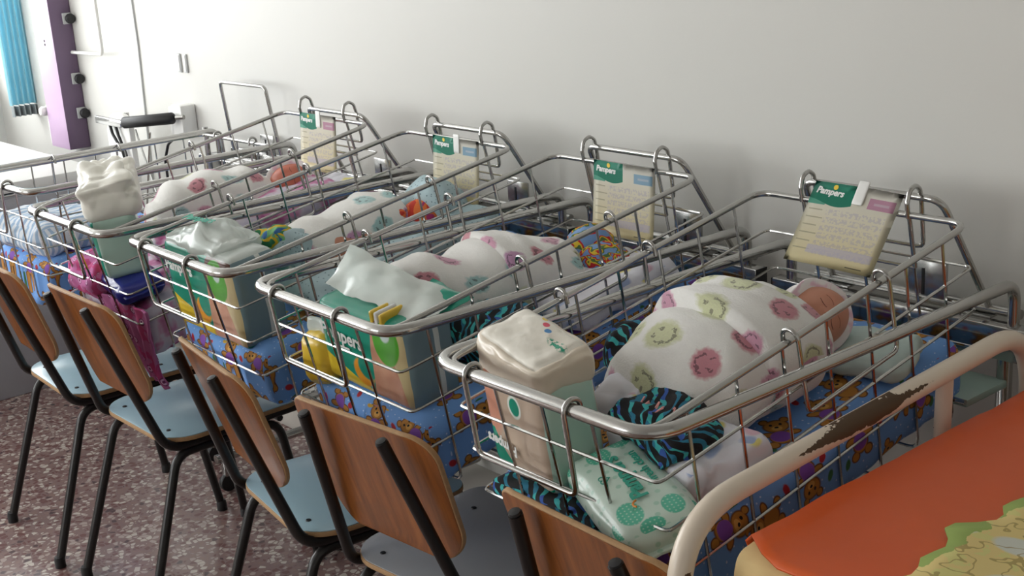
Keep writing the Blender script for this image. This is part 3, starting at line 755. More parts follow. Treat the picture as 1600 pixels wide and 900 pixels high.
def hood(parent, mat, face, mw, rh=.05, cone=62, thick=.0055, tilt=0, low=-40):
    fd = Vector((math.sin(R(face)), 0, math.cos(R(face))))
    axis = (fd*math.cos(R(tilt)) + Vector((0, 1, 0))*math.sin(R(tilt))).normalized()
    a1 = axis.orthogonal().normalized(); a2 = axis.cross(a1)
    v, f = [], []; nr, ns = 20, 48; uvs = []
    rr = Vector((rh+thick, rh*1.22+thick, rh*1.08+thick))
    def pt(al, be, ex):
        d = axis*math.cos(al)+(a1*math.cos(be)+a2*math.sin(be))*math.sin(al)
        return Vector((d.x*(rr.x+ex), d.y*(rr.y+ex), d.z*(rr.z+ex)))
    prof = [(cone-5, -.0105), (cone-3, -.005), (cone, .004), (cone+3, .005), (cone+6, .002)]+[(cone+6+(176-cone-6)*k/14, .001) for k in range(1, 15)]
    for (al, ex) in prof:
        for k in range(ns):
            be = 2*math.pi*k/ns; wob = 5*math.sin(be*2+1)+3*math.sin(be*5)
            e2 = ex+.002*noise.noise(Vector((al*.05, math.cos(be)*2, math.sin(be)*2)))
            v.append(pt(R(min(178, al+(wob if al < cone+8 else 0))), be, e2))
    n = ns
    for i in range(len(prof)-1):
        for k in range(n): f.append((i*n+k, i*n+(k+1) % n, (i+1)*n+(k+1) % n, (i+1)*n+k))
    me = pyd('cap', v, f); uv = me.uv_layers.new(name='UVMap')
    for p in me.polygons:
        for l in p.loop_indices:
            q = me.loops[l].vertex_index; uv.data[l].uv = ((q % n)/n*.3, (q//n)*.008)
    return mesh_obj('cap', me, mat, parent, mw)
def baby(i, pos, yaw, label, smk, aw, ah, L, face, skin, capmat, seed, tilt=0, headpos=None, flap=None, cone=62, hyaw=0, rh=.05, xoff=None, captilt=10):
    e = empty('person', mat=bas(i) @ T(*pos) @ RZ(yaw) @ RX(tilt)); tag(e, label, 'baby', 'swaddled newborns in the bassinets')
    hp = headpos or (0, L+.02, .062)
    mw = T(*hp) @ RZ(hyaw)
    head_mesh(e, skin, face, mw, rh)
    hood(e, capmat, face, mw, rh, cone, tilt=captilt)
    bundle('blanket', L, aw, ah, smk, e, seed=seed, xoff=xoff)
    if flap:
        fy, fl, faw, fah = flap
        bundle('blanket_flap', fl, faw, fah, smk, e, seed=seed+2.7, y0=fy, fold=.006, nr=30)
    return e
# nearest baby
baby(0, (-.015, .195, -.200), -6, 'swaddled baby with sleeping face showing, in white smiley plush, nearest the bed', MAT['smile0'],
     [(0, .07), (.06, .115), (.25, .14), (.5, .14), (.75, .12), (1, .06)], [(0, .085), (.10, .145), (.3, .178), (.5, .178), (.72, .155), (1, .085)], .365, 62, MAT['skin'], MAT['cap'], 1.3,
     flap=(.15, .21, [(0, .125), (.07, .152), (.5, .142), (.85, .108), (1, .066)], [(0, .165), (.07, .203), (.4, .202), (.8, .158), (1, .10)]), headpos=(.022, .368, .083), hyaw=-12, cone=70, rh=.053)
# second baby, face hidden
baby(1, (-.085, .185, -.200), -10, 'long white smiley-plush bundle with no face showing, in the second bassinet', MAT['smile1'],
     [(0, .04), (.07, .075), (.3, .10), (.5, .12), (.8, .11), (1, .05)], [(0, .11), (.08, .18), (.2, .18), (.37, .15), (.5, .163), (.62, .160), (.75, .125), (.9, .105), (1, .06)], .44, -40, MAT['skin'], MAT['toyprint'], 2.1, cone=30, headpos=(.02, .455, .06), rh=.044,
     flap=(.21, .20, [(0, .108), (.1, .128), (.5, .122), (.9, .1), (1, .06)], [(0, .14), (.1, .172), (.3, .168), (.65, .128), (1, .09)]))
# third baby
baby(2, (-.055, .22, -.200), -8, 'white and pink smiley-plush bundle in the middle bassinet, face hidden', MAT['smile2'],
     [(0, .04), (.08, .08), (.4, .10), (.7, .105), (1, .06)], [(0, .06), (.08, .115), (.25, .145), (.5, .145), (.72, .155), (.9, .14), (1, .08)], .37, -60, MAT['skin'], MAT['redprint'], 3.4, cone=30, headpos=(.05, .385, .06), rh=.044)
# fourth baby
baby(3, (-.06, .20, -.200), -8, 'swaddled baby with ruddy cheek and pink-rimmed cap in the fourth bassinet', MAT['smile3'],
     [(0, .04), (.08, .08), (.4, .105), (.7, .11), (1, .07)], [(0, .08), (.1, .145), (.25, .178), (.5, .178), (.8, .155), (1, .10)], .375, 55, MAT['skin2'], MAT['cap'], 4.2, headpos=(.04, .405, .078), cone=66, hyaw=-10, captilt=-20)

# ------------------------------------------------------------------ clothes and cloths
def cloth(name, i, pos, size, rot, mat, label, cat='cloth', seed=0, nz=.014, rad=None, bulge=.004, cuts=22, nf=16, tilt=0):
    o = puff(name, size, rad or min(size)*.45, mat, None, cuts=cuts, bulge=bulge, nz=nz, nf=nf, seed=seed, mw=bas(i) @ T(*pos) @ RZ(rot) @ RX(tilt))
    return tag(o, label, cat)
cloth('pillow_cloth', 0, (.125, .60, -.182), (.15, .13, .034), 10, MAT['palegreencloth'], 'pale green muslin laid under the cheek of the nearest baby', seed=3, nz=.008)
cloth('baby_shirt', 0, (.075, .165, -.112), (.16, .11, .06), -20, MAT['zebra'], 'black and teal striped baby shirt crumpled beside the beige diaper pack', 'shirt', 5, nz=.02)
sh = bpy.data.objects['baby_shirt']
for k in range(3):
    tube('pink_thread', [(-.03+.03*k+.012*math.sin(a*1.7+k), -.02+.01*k+.012*math.cos(a*2.3+k), .030+.004*math.sin(a*3+k)) for a in [i_*.35 for i_ in range(16)]], .0011, MAT['pinkthread'], sh, seg=6)
cloth('baby_trousers', 0, (-.10, .30, -.085), (.10, .10, .05), 30, MAT['zebra'], 'black and teal striped bundle tucked behind the beige diaper pack', 'trousers', 6, nz=.018)
cloth('swaddling_cloth', 0, (.08, .20, -.165), (.24, .15, .07), -15, MAT['palecloth'], 'pale lavender printed cloth under the striped shirt in the nearest bassinet', seed=7, nz=.016)
cloth('folded_cloth', 0, (-.06, .215, -.125), (.10, .07, .05), 20, MAT['palecloth'], 'pale printed cloth between the beige pack and the nearest baby', seed=8)
cloth('baby_leggings', 0, (-.06, .03, -.222), (.24, .05, .03), 0, MAT['zebra'], 'black and teal striped leggings under the beige diaper pack', 'leggings', 9, nz=.008)
cloth('baby_trousers', 1, (.05, .30, -.165), (.26, .17, .085), -8, MAT['zebra'], 'black and blue wavy-striped trousers beside the second baby bundle', 'trousers', 10, nz=.012)
cloth('swaddling_cloth', 1, (-.09, .26, -.13), (.15, .11, .09), 0, MAT['whitecloth'], 'white cloth at the foot of the second baby bundle', seed=11)
cloth('swaddling_cloth', 1, (.10, .56, -.175), (.20, .30, .06), 0, MAT['palecloth'], 'pale printed cloth spread at the head of the second bassinet', seed=12)
cloth('toy_print_cloth', 1, (.06, .62, -.155), (.10, .09, .08), 10, MAT['toyprint'], 'bright toy-print cloth at the head end of the second bundle', 'cloth', 13, nz=.008)
cloth('dotted_blanket', 2, (.08, .46, -.165), (.24, .52, .075), 0, MAT['dotted'], 'pale blue dotted flannel blanket along the middle bassinet', 'blanket', 14)
cloth('dotted_pillow', 2, (.03, .645, -.125), (.17, .11, .13), 0, MAT['dotted'], 'pale blue dotted pillow standing at the head of the middle bassinet', 'pillow', 15, nz=.01)
cloth('red_print_cloth', 2, (.035, .50, -.105), (.05, .10, .035), 0, MAT['redprint'], 'orange and red printed cloth on the dotted flannel', 'cloth', 16, nz=.006)
cloth('dotted_muslin', 2, (-.03, .27, -.10), (.13, .10, .10), 20, MAT['dotted'], 'crumpled dotted muslin between the diaper pack and the middle bundle', seed=17)
cloth('green_wrap', 2, (-.05, .245, -.07), (.12, .06, .055), 15, MAT['greenprint'], 'green and yellow printed wrap behind the middle diaper pack', seed=18)
cloth('baby_trousers', 2, (.10, .36, -.19), (.14, .14, .04), 0, MAT['zebra'], 'dark striped trousers under the dotted flannel in the middle bassinet', 'trousers', 19)
cloth('flannel_blanket', 3, (.10, .42, -.155), (.20, .50, .09), 0, MAT['pinkcloth'], 'pink and white flannel heaped beside the ruddy-faced baby', 'blanket', 20)
cloth('white_muslin', 3, (.12, .66, -.16), (.14, .14, .06), 0, MAT['palecloth'], 'white muslin by the head of the ruddy-faced baby', seed=21)
cloth('striped_linen', 4, (-.02, .14, -.16), (.36, .25, .10), 4, MAT['stripe'], 'white and blue striped linen folded in the far left bassinet', 'linen', 22, nz=.012)
# pink flowered cloth hanging from the fourth bassinet
def hanging(name, i, top, w0, w1, drop, mat, label, seed=0):
    v, f, uvs = [], [], []; nx, nz_ = 30, 40; th = .006
    for side in (0, 1):
        for a in range(nz_+1):
            t = a/nz_; wd = w0+(w1-w0)*min(1, t*1.25)**1.3
            for b in range(nx+1):
                s = b/nx-.5
                fold = .007*math.sin(s*30+seed+t*2)*(.4+t*.6)+.006*noise.noise(Vector((s*6, t*5, seed)))
                x = top[0]+s*wd+.07*t*t; z = top[2]-drop*t-.03*t*s
                y = top[1]+fold+(th if side else 0)
                v.append((x, y, z)); uvs.append((s*w0*(1-.2*t), -drop*t))
    m_ = (nx+1)*(nz_+1)
    for a in range(nz_):
        for b in range(nx):
            q = a*(nx+1)+b; f.append((q, q+1, q+nx+2, q+nx+1)); f.append((m_+q, m_+q+nx+1, m_+q+nx+2, m_+q+1))
    for a in range(nz_):
        for b in (0, nx):
            q = a*(nx+1)+b; g = (q, q+nx+1, m_+q+nx+1, m_+q); f.append(g if b == 0 else g[::-1])
    for a in (0, nz_):
        for b in range(nx):
            q = a*(nx+1)+b; g = (q, q+1, m_+q+1, m_+q); f.append(g[::-1] if a == 0 else g)
    me = pyd(name, v, f); uv = me.uv_layers.new(name='UVMap')
    for l in me.loops: uv.data[l.index].uv = uvs[l.vertex_index]
    return tag(mesh_obj(name, me, mat, None, bas(i)), label, 'cloth')
hanging('flowered_cloth', 3, (.115, .016, -.20), .30, .10, .20, MAT['flower'], 'pink flowered cotton cloth hanging below the fourth bassinet', 2)
cloth('flowered_bundle', 3, (-.08, .05, -.18), (.20, .10, .10), 0, MAT['flower'], 'pink flowered bundle squeezed at the foot wires of the fourth bassinet', seed=24)

# ------------------------------------------------------------------ diaper packs and wipes
def decal(parent, body, size, mat, face, pos, s, rot=0, shear=0.0, bold=0.0008, name='lettering'):
    """lettering on a pack face: front/top/right; pos = (a, b) metres on the face"""
    hx, hy, hz, out = s
    if face == 'front': mw = T(pos[0], -hy-out, pos[1]) @ RX(90) @ RZ(rot)
    elif face == 'top': mw = T(pos[0], pos[1], hz+out) @ RZ(rot)
    else: mw = T(hx+out, pos[0], pos[1]) @ RZ(90) @ RX(90) @ RZ(rot)
    return lettering(name, body, size, mat, parent, mw, shear, bold)
def pack(i, pos, rot, size, mats, label, seed, top=None, lean=(0, 0), nz=.002, bulge=.006):
    e = empty('diaper_pack', mat=bas(i) @ T(*pos) @ RZ(rot) @ RX(lean[0]) @ RY(lean[1])); tag(e, label, 'diaper pack', 'diaper packs standing at the foot ends')
    puff('film_body', size, .018, mats, e, cuts=20, bulge=bulge, nz=nz, nf=14, seed=seed, mw=T(0, 0, size[2]/2))
    return e
# nearest: beige pack
e = pack(0, (-.118, .085, -.208), -10, (.185, .105, .185), [MAT['beigefront'], MAT['paleside'], MAT['beigetop'], MAT['beige_film']], 'beige diaper pack with teal base standing upright in the nearest bassinet', 1, lean=(-3, -2), bulge=.004)
puff('folded_top', (.19, .11, .085), .016, [MAT['beige_film'], MAT['beige_film'], MAT['beigetop'], MAT['beige_film']], e, cuts=20, bulge=.004, nz=.004, nf=24, seed=4, mw=T(0, .003, .205), fn=lambda p, q: Vector((p.x*(1-.10*max(0, q.z)), p.y*(1-.12*max(0, q.z)), p.z-max(0, q.z)*(.022*(q.x*.5+.5)+.016*(.5-.5*q.y)))))
S_ = (.0925, .0525, .0925, .0085)
decal(e, 'Pampers', .026, MAT['white_ink'], 'front', (-.035, .055), S_, rot=180, shear=.1)
# wipes
e = empty('wipes_pack', mat=bas(0) @ T(.095, .06, -.175) @ RZ(-22) @ RX(6) @ RY(3)); tag(e, 'pale green wipes pack lying on its back in the nearest bassinet', 'wipes pack')
puff('film_body', (.235, .125, .055), .022, MAT['wipes'], e, cuts=18, bulge=.006, nz=.002, seed=6)
for s in (-1, 1):
    puff('end_seal', (.022, .12, .006), .003, MAT['wipes'], e, cuts=8, nz=.003, nf=40, seed=8+s, mw=T(s*.122, 0, -.006))
lettering('lettering', 'Pampers', .034, MAT['teal_ink'], e, T(-.005, -.002, .0352) @ RZ(180), .12, .0012)
lettering('lettering', 'fresh clean', .02, MAT['teal_ink'], e, T(-.015, .03, .0345) @ RZ(180), 0, .0003)
tube('printed_curl', [(.062+.008*math.cos(R(a)), -.012+.008*math.sin(R(a)), .035) for a in range(180, 330, 15)], .0016, MAT['orange_ink'], e, seg=6)
hp = [(-.02+.0011*16*math.sin(R(a))**3*.5, -.030-.0011*.5*(13*math.cos(R(a))-5*math.cos(R(2*a))-2*math.cos(R(3*a))-math.cos(R(4*a))), .0352) for a in range(0, 360, 15)]
tube('printed_heart', hp, .0009, MAT['teal_ink'], e, True, seg=6)
# second: open green pack
e = pack(1, (.005, .105, -.205), 2, (.275, .115, .170), [MAT['greenfront'], MAT['greyside'], MAT['green'], MAT['green']], 'open green diaper pack with a baby picture in the second bassinet', 2, lean=(-3, 3))
S_ = (.1375, .0575, .1, .0085)
decal(e, 'Pampers', .038, MAT['white_ink'], 'front', (-.052, .112), S_, rot=-2, bold=.001)
box('printed_strip', (-.085, -.0665, .088), (-.03, -.066, .092), MAT['white_ink'], e, 0)
def film(name, pts, mat, parent, nx=24, ny=12, seed=0, amp=.008):
    a, b, c, d = [Vector(q) for q in pts]; v, f = [], []
    for side in (0, 1):
        for j in range(ny+1):
            for k in range(nx+1):
                s, t = k/nx, j/ny
                p = (a*(1-s)+b*s)*(1-t)+(d*(1-s)+c*s)*t
                p = p+Vector((0, 0, amp*2*math.sin(math.pi*s)*math.sin(math.pi*t)))+noise.noise_vector(p*20+Vector((seed, 0, 0)))*amp+noise.noise_vector(p*55)*amp*.35
                v.append(p+Vector((0, .0008*side, .0006*side)))
    m_ = (nx+1)*(ny+1)
    for j in range(ny):
        for k in range(nx):
            q = j*(nx+1)+k; f.append((q, q+1, q+nx+2, q+nx+1)); f.append((m_+q, m_+q+nx+1, m_+q+nx+2, m_+q+1))
    return mesh_obj(name, pyd(name, v, f), mat, parent)
film('torn_wrapper', [(-.15, -.02, .178), (.17, -.03, .176), (.15, .075, .186), (-.15, .05, .232)], MAT['clear'], e, seed=1)
film('wrapper_corner', [(.05, .04, .18), (.165, .02, .178), (.16, .09, .182), (.06, .08, .20)], MAT['green'], e, seed=3, amp=.006)
for k, x in enumerate((.045, .06, .075)):
    puff('diaper', (.012, .085, .03), .005, [MAT['yellow_film'], MAT['whitecloth'], MAT['yellow_film']][k], e, cuts=6, nz=.001, seed=k, mw=T(x, -.015, .170))
# small yellow pack beside it
e = empty('snack_bag', mat=bas(1) @ T(-.165, .065, -.17) @ RZ(8) @ RX(-8)); tag(e, 'small yellow film bag squeezed beside the open green diaper pack', 'bag')
puff('film_body', (.085, .06, .10), .02, MAT['yellow_film'], e, cuts=12, bulge=.006, nz=.006, nf=24, seed=5)
puff('top_seal', (.08, .012, .03), .005, MAT['clear'], e, cuts=8, nz=.004, nf=30, seed=6, mw=T(0, 0, .062))
# third: green pack with clear folded top
e = pack(2, (-.02, .085, -.212), 2, (.30, .115, .205), [MAT['greenfront'], MAT['greyside'], MAT['clear'], MAT['green']], 'green diaper pack with a cloudy folded top in the middle bassinet', 3, lean=(-3, 2))
puff('folded_top', (.235, .12, .07), .02, MAT['clear'], e, cuts=20, bulge=.004, nz=.007, nf=26, seed=9, mw=T(-.03, .01, .212), fn=lambda p, q: Vector((p.x*(1-.12*max(0, q.z)), p.y*(1-.3*max(0, q.z)), p.z-max(0, q.z)*.03*abs(q.x-.2)+.012*max(0, q.z)*(noise.noise(Vector((p.x*30, p.y*30, 3)))))))
lettering('lettering', 'Pampers', .03, MAT['teal_ink'], e, T(-.03, -.01, .258) @ RX(4) @ RZ(8), .1, .001)
lettering('lettering', 'Pampers', .034, MAT['white_ink'], e, T(-.07, -.067, .155) @ RX(90), 0, .001)
# fourth: narrow green pack with puffed white top
e = pack(3, (.065, .08, -.150), -24, (.125, .105, .16), [MAT['greenplain'], MAT['paleside'], MAT['white'], MAT['paleside']], 'narrow green diaper pack with a tall white puffed top in the fourth bassinet', 4, lean=(-3, 0))
def crease(p, q):
    k = max(0, q.z*.6+.4)
    p = Vector((p.x*(1-.10*max(0, q.z)), p.y*(1-.2*max(0, q.z)), p.z-.028*max(0, q.z)*(q.x*.5+.5)))
    c = abs(noise.noise(Vector((p.x*17, p.y*17, p.z*17+5))))+.5*abs(noise.noise(Vector((p.x*29, p.y*29, p.z*29))))
    return p*(1+k*.55*(c-.25))
puff('puffed_top', (.175, .14, .125), .028, MAT['whitefilm'], e, cuts=26, mw=T(-.02, .008, .205), fn=crease)
lettering('lettering', 'Pampers', .022, MAT['white_ink'], e, T(0, -.062, .10) @ RX(90), 0, .0008)
e = empty('wipes_pack', mat=bas(3) @ T(.075, .075, -.176) @ RZ(-10)); tag(e, 'dark blue shiny wipes pack under the white-topped diaper pack', 'wipes pack')
puff('film_body', (.23, .115, .05), .02, MAT['blue_film'], e, cuts=16, bulge=.005, nz=.004, nf=20, seed=14)
puff('end_seal', (.02, .10, .006), .003, MAT['blue_film'], e, cuts=6, nz=.003, nf=40, seed=15, mw=T(.118, 0, 0))

# ------------------------------------------------------------------ information cards
def card(i, label, mat, pos, tilt, roll, strap):
    # origin of the card = middle of its top edge
    e = empty('information_card', mat=cot_mat(i) @ T(*pos) @ RX(90-tilt) @ RZ(roll)); tag(e, label, 'card', 'information cards on the head supports')
    bm = bmesh.new(); uv = bm.loops.layers.uv.new('UVMap'); hw, h = .0925, .157; g = 10
    grid = [[bm.verts.new((-hw+2*hw*a/g, -h+h*b/g, .003*math.sin(math.pi*a/g)+.006*((g-b)/g)**2)) for a in range(g+1)] for b in range(g+1)]
    for b in range(g):
        for a in range(g):
            f = bm.faces.new((grid[b][a], grid[b][a+1], grid[b+1][a+1], grid[b+1][a])); f.smooth = True
            for lp in f.loops: lp[uv].uv = (lp.vert.co.x*.085/hw, .085+lp.vert.co.y*.17/h)
    bmesh.ops.solidify(bm, geom=bm.faces[:], thickness=-.0008)
    mesh_obj('paper', bm_mesh('paper', bm), mat, e, smooth=False)
    lettering('lettering', 'Pampers', .017, MAT['white_ink'], e, T(-.052, -.018, .0028) @ RZ(-2), .15, .0006)
    lathe('printed_heart', [(.0005, 0), (.005, 0), (.005, .0004), (.0005, .0004)], MAT['yellow_ink'], e, 10, T(-.044, -.008, .0024))
    if strap: puff('strap', (.022, .045, .003), .0014, MAT['white'], e, cuts=6, mw=T(.012, -.012, .0055))
    return e
card(0, 'information card with pink badge, swung forward above the nearest baby', MAT['card_pink'], (-.004, .786, HF+.157), 34, -1, True)
card(1, 'information card with blue badge hanging square behind the second bassinet', MAT['card_blue'], (.028, .752, HF+.137), 3, 0, False)
card(2, 'information card with blue badge in front of pale wall over the dotted pillow', MAT['card_blue'], (.022, .752, HF+.137), 3, 0, True)
card(3, 'smallest and farthest information card, with pale pink badge', MAT['card_pink'], (-.008, .752, HF+.150), 3, 0, True)

# ------------------------------------------------------------------ chairs
def bendback(p): return Vector((p.x, p.y+ .55*p.x*p.x, p.z))
def make_chair(x, y, yw, label, seatmat):
    c = empty('school_chair', (x, y, 0), R(yw)); tag(c, label, 'chair', 'wood and black tube chairs in a row')
    bt = MAT['blacktube']; rr = .0115
    for s in (-1, 1):
        tube('side_tube', [(s*.105, -.123, .790), (s*.172, -.004, .425), (s*.165, .36, .425)], rr, bt, c, fr=.06, seg=10, nf=7)
        lathe('tube_plug', [(.001, 0), (rr*.9, 0), (rr*.8, .004), (.001, .005)], MAT['black'], c, 12, T(s*.105, -.123, .790) @ RX(18))
        for (fy, ly, top) in ((-.112, .02, -1), (.362, .30, 1)):
            g = tube('leg', [(s*.165, .16, .405), (s*.168, ly, .405), (s*.189, fy, .012)], rr, bt, c, fr=.055, seg=10, nf=6)
            lathe('rubber_foot', [(.001, 0), (.0145, 0), (.0145, .02), (.0122, .03), (.001, .03)], MAT['black'], g, 12, T(s*.189, fy, 0))
    tube('cross_tube', [(-.165, .04, .407), (.165, .04, .407)], .009, bt, c, seg=8)
    tube('cross_tube', [(-.165, .31, .407), (.165, .31, .407)], .009, bt, c, seg=8)
    out = rrect(-.195, -.01, .195, .37, [.085, .085, .05, .05], 8)
    st_ = slab('seat', out, .438, .449, MAT['ply_edge'], c, .002)
    o2 = rrect(-.1935, -.0085, .1935, .3685, [.084, .084, .049, .049], 8)
    slab('seat_laminate', o2, .449, .4512, seatmat, st_, .0006)
    for (sx, sy) in ((-1, .03), (1, .03), (-1, .27), (1, .27)):
        lathe('screw', [(.0005, 0), (.006, 0), (.005, .002), (.0005, .0025)], MAT['black'], st_, 10, T(sx*.12, sy, .4512))
    # curved plywood backrest in front of the tubes
    ang = math.atan2(.119, .365)
    A = T(0, -.089, .665) @ Matrix.Rotation(ang, 4, 'X')
    outl = [(x_*(1.0-.08*max(0, -y_)/.14), y_) for x_, y_ in rrect(-.19, -.14, .19, .138, [.07, .07, .055, .055], 8)]
    f2 = lambda p: Vector((p.x, p.z - 1.2*p.x*p.x*-1.0, p.y))
    bk = slab('backrest', outl, .0, .0095, MAT['ply_edge'], c, .002, A, lambda p: Vector((p.x, .0125+p.z+.75*p.x*p.x, p.y)))
    for (z_a, z_b) in ((-.0006, .0), (.0095, .0101)):
        slab('veneer', [(a*.985, b*.985) for a, b in outl], z_a, z_b, MAT['ply'], bk, 0, None, lambda p: Vector((p.x, .0125+p.z+.75*p.x*p.x, p.y)))
    for s in (-1, 1):
        for z_ in (-.075, .075):
            lathe('rivet', [(.0005, 0), (.0055, 0), (.004, .003), (.0005, .0035)], MAT['steel'], bk, 10, T(s*(.128-.18*z_), .0+.002, z_) @ RX(90))
    return c
CH = [(-1.211, 1.18, -1.963, 'chair nearest the bed, only its worn wooden back in view', MAT['seat_blue']),
      (-1.795, 1.193, 5.097, 'wooden-backed chair with a grey seat', MAT['seat_grey']),
      (-2.268, 1.175, -8.162, 'blue-seated chair just left of the grey-seated chair', MAT['seat_blue']),
      (-2.941, 1.181, .914, 'blue-seated chair below the hanging pink cloth', MAT['seat_blue']),
      (-3.421, 1.155, -1.719, 'blue-seated chair at the far left, its back cut by the picture edge', MAT['seat_blue'])]
for q in CH: make_chair(*q)

# ------------------------------------------------------------------ bed
bed = empty('hospital_bed', (-.3, 1.5, 0)); tag(bed, 'white chipped-enamel hospital bed at the lower right', 'bed')
BO = T(.3, -1.5, 0)
en = MAT['enamel']
BX = -1.035
tube('end_rail', [(BX+.005, 1.085, .0), (BX+.005, 1.085, .866), (BX, 1.95, .905), (BX, 1.95, .0)], .0165, en, bed, fr=.12, seg=14, nf=10, mw=BO)
tube('end_post', [(BX-.004, 1.70, .885), (BX-.012, 1.70, .54)], .0135, en, bed, seg=12, mw=BO)
for z in (.63, .54): tube('cross_rail', [(BX-.008, 1.085, z), (BX-.008, 1.95, z)], .0135, en, bed, seg=12, mw=BO)
for y in (1.09, 1.9): tube('side_rail', [(BX, y, .63), (.95, y, .63)], .016, en, bed, seg=10, mw=BO)
for y in (1.045, 1.95):
    tube('leg', [(.95, y, 0), (.95, y, .62)], .0165, en, bed, seg=10, mw=BO)
for x in range(9): box('bed_slat', (-.95+.21*x, 1.08, .647), (-.85+.21*x, 1.91, .659), MAT['steel'], bed, .001, BO)
mt = puff('bed_mattress', (1.97, .80, .155), .045, MAT['foam'], None, cuts=26, nz=.006, nf=9, seed=3, mw=T(-.034, 1.545, .738))
tag(mt, 'cream foam bed mattress, its corner bare beyond the orange cover', 'mattress')
def cover(name, x0, x1, y0, y1, off, mat, label, skew=False, ragged=0.0, seed=0):
    """sheet lying over the mattress top and rolled down its long left/front faces"""
    v, f = [], []; nx, ny = 44, 40; th = .003
    mx0, mx1, my0, my1, zt, r = -1.019, .93, 1.145, 1.945, .8155, .045
    for side in (0, 1):
        for j in range(ny+1):
            for k in range(nx+1):
                s, t = k/nx, j/ny
                x = x0+(x1-x0)*s; ys = max(1.135, y0-.79*max(0, x+1.055)) if skew else y0; y = ys+(y1-ys)*t
                if ragged and s < .5: x += ragged*noise.noise(Vector((0, y*16, seed)))*(1-2*s)
                z = zt+off+(th if side else 0)
                e = off+(th if side else 0)
                if x < mx0+r:
                    a = min(math.pi/2, (mx0+r-x)/r); ex = (mx0+r-x)-a*r
                    px = mx0+r-(r+e)*math.sin(a); z = zt-r+(r+e)*math.cos(a)-max(0, ex)
                else: px = x
                z += .004*noise.noise(Vector((px*7, y*7, seed)))+.002*noise.noise(Vector((px*23, y*23, seed)))
                v.append((px, y, z))
    m_ = (nx+1)*(ny+1)
    for j in range(ny):
        for k in range(nx):
            q = j*(nx+1)+k; f.append((q, q+nx+1, q+nx+2, q+1)); f.append((m_+q, m_+q+1, m_+q+nx+2, m_+q+nx+1))
    for j in range(ny):
        for k in (0, nx):
            q = j*(nx+1)+k; g = (q, q+nx+1, m_+q+nx+1, m_+q); f.append(g[::-1] if k == 0 else g)
    for j in (0, ny):
        for k in range(nx):
            q = j*(nx+1)+k; g = (q, q+1, m_+q+1, m_+q); f.append(g if j == 0 else g[::-1])
    return tag(mesh_obj(name, pyd(name, v, f), mat), label, 'bed cover' if 'cover' in name else 'sheet')
cover('vinyl_cover', -1.10, .55, 1.235, 1.95, .010, MAT['orange'], 'orange vinyl cover stretched over the bed mattress', skew=True, seed=1)
cover('printed_sheet', -.79, .45, 1.13, 1.95, .020, MAT['yellow'], 'yellow printed sheet with a ragged green edge on the orange cover', ragged=.03, seed=4)

# ------------------------------------------------------------------ far left corner: column, cabinet, trolley, curtain
CX = -5.25
col = empty('service_column', (CX-.08, 2.07, 0)); tag(col, 'purple service column on the back wall by the window', 'column')
CO = T(-(CX-.08), -2.07, 0)
bm = box_bm(.19, .09, 1.74, .004, 2, (CX-.095, 2.059, 1.63))
me = bm_mesh('column_body', bm); o = mesh_obj('column_body', me, [MAT['purple'], MAT['purple_lit']], col, CO)
for p in me.polygons:
    if p.normal.y < -.7: p.material_index = 1  # front face gets the painted lit tone, the rest the shaded one
sharp(o, 40)
for z in (1.285, 1.045, .905):
    cl = box('rail_clamp', (CX, 2.065, z-.022), (CX+.012, 2.100, z+.022), MAT['lightgrey'], col, .002, CO)
    lathe('clamp_knob', [(.001, 0), (.007, 0), (.007, .012), (.019, .014), (.021, .022), (.018, .034), (.001, .036)], MAT['black'], cl, 14, T(CX+.012, 2.085, z) @ RY(90))
for z in (1.20, 1.185): lathe('socket_hole', [(.0005, 0), (.005, 0), (.005, .002), (.0005, .002)], MAT['black'], col, 10, CO @ T(CX-.09, 2.0135, z) @ RX(90))
tube('hanging_hook', [(CX, 2.085, 1.150), (CX+.36, 2.06, 1.160), (CX+.36, 2.06, 1.60), (CX, 2.085, 1.60)], .007, MAT['white'], col, fr=.03, seg=8, mw=CO)
tube('outlet_tube', [(CX-.205, 2.03, .93), (CX-.205, 2.03, .77)], .011, MAT['white'], col, seg=10, mw=CO)
lathe('outlet_valve', [(.001, 0), (.016, 0), (.02, .008), (.02, .028), (.014, .036), (.001, .036)], MAT['white'], col, 14, CO @ T(CX-.215, 2.03, .905) @ RX(90))
cab = empty('low_cabinet', (-5.2, 1.1, 0)); tag(cab, 'low grey cabinet with a white top under the window', 'cabinet')
KO = T(5.2, -1.1, 0)
box('cabinet_body', (-5.74, .25, .0), (-4.66, 1.86, .735), MAT['grey'], cab, .004, KO)
box('worktop', (-5.76, .23, .745), (-4.645, 1.875, .782), MAT['white'], cab, .004, KO)
box('plinth', (-5.70, .27, .735), (-4.69, 1.85, .745), MAT['black'], cab, 0, KO)
for k in range(3):
    d = box('drawer', (-4.66, .27+.53*k, .60), (-4.652, .27+.53*k+.51, .725), MAT['grey'], cab, .003, KO)
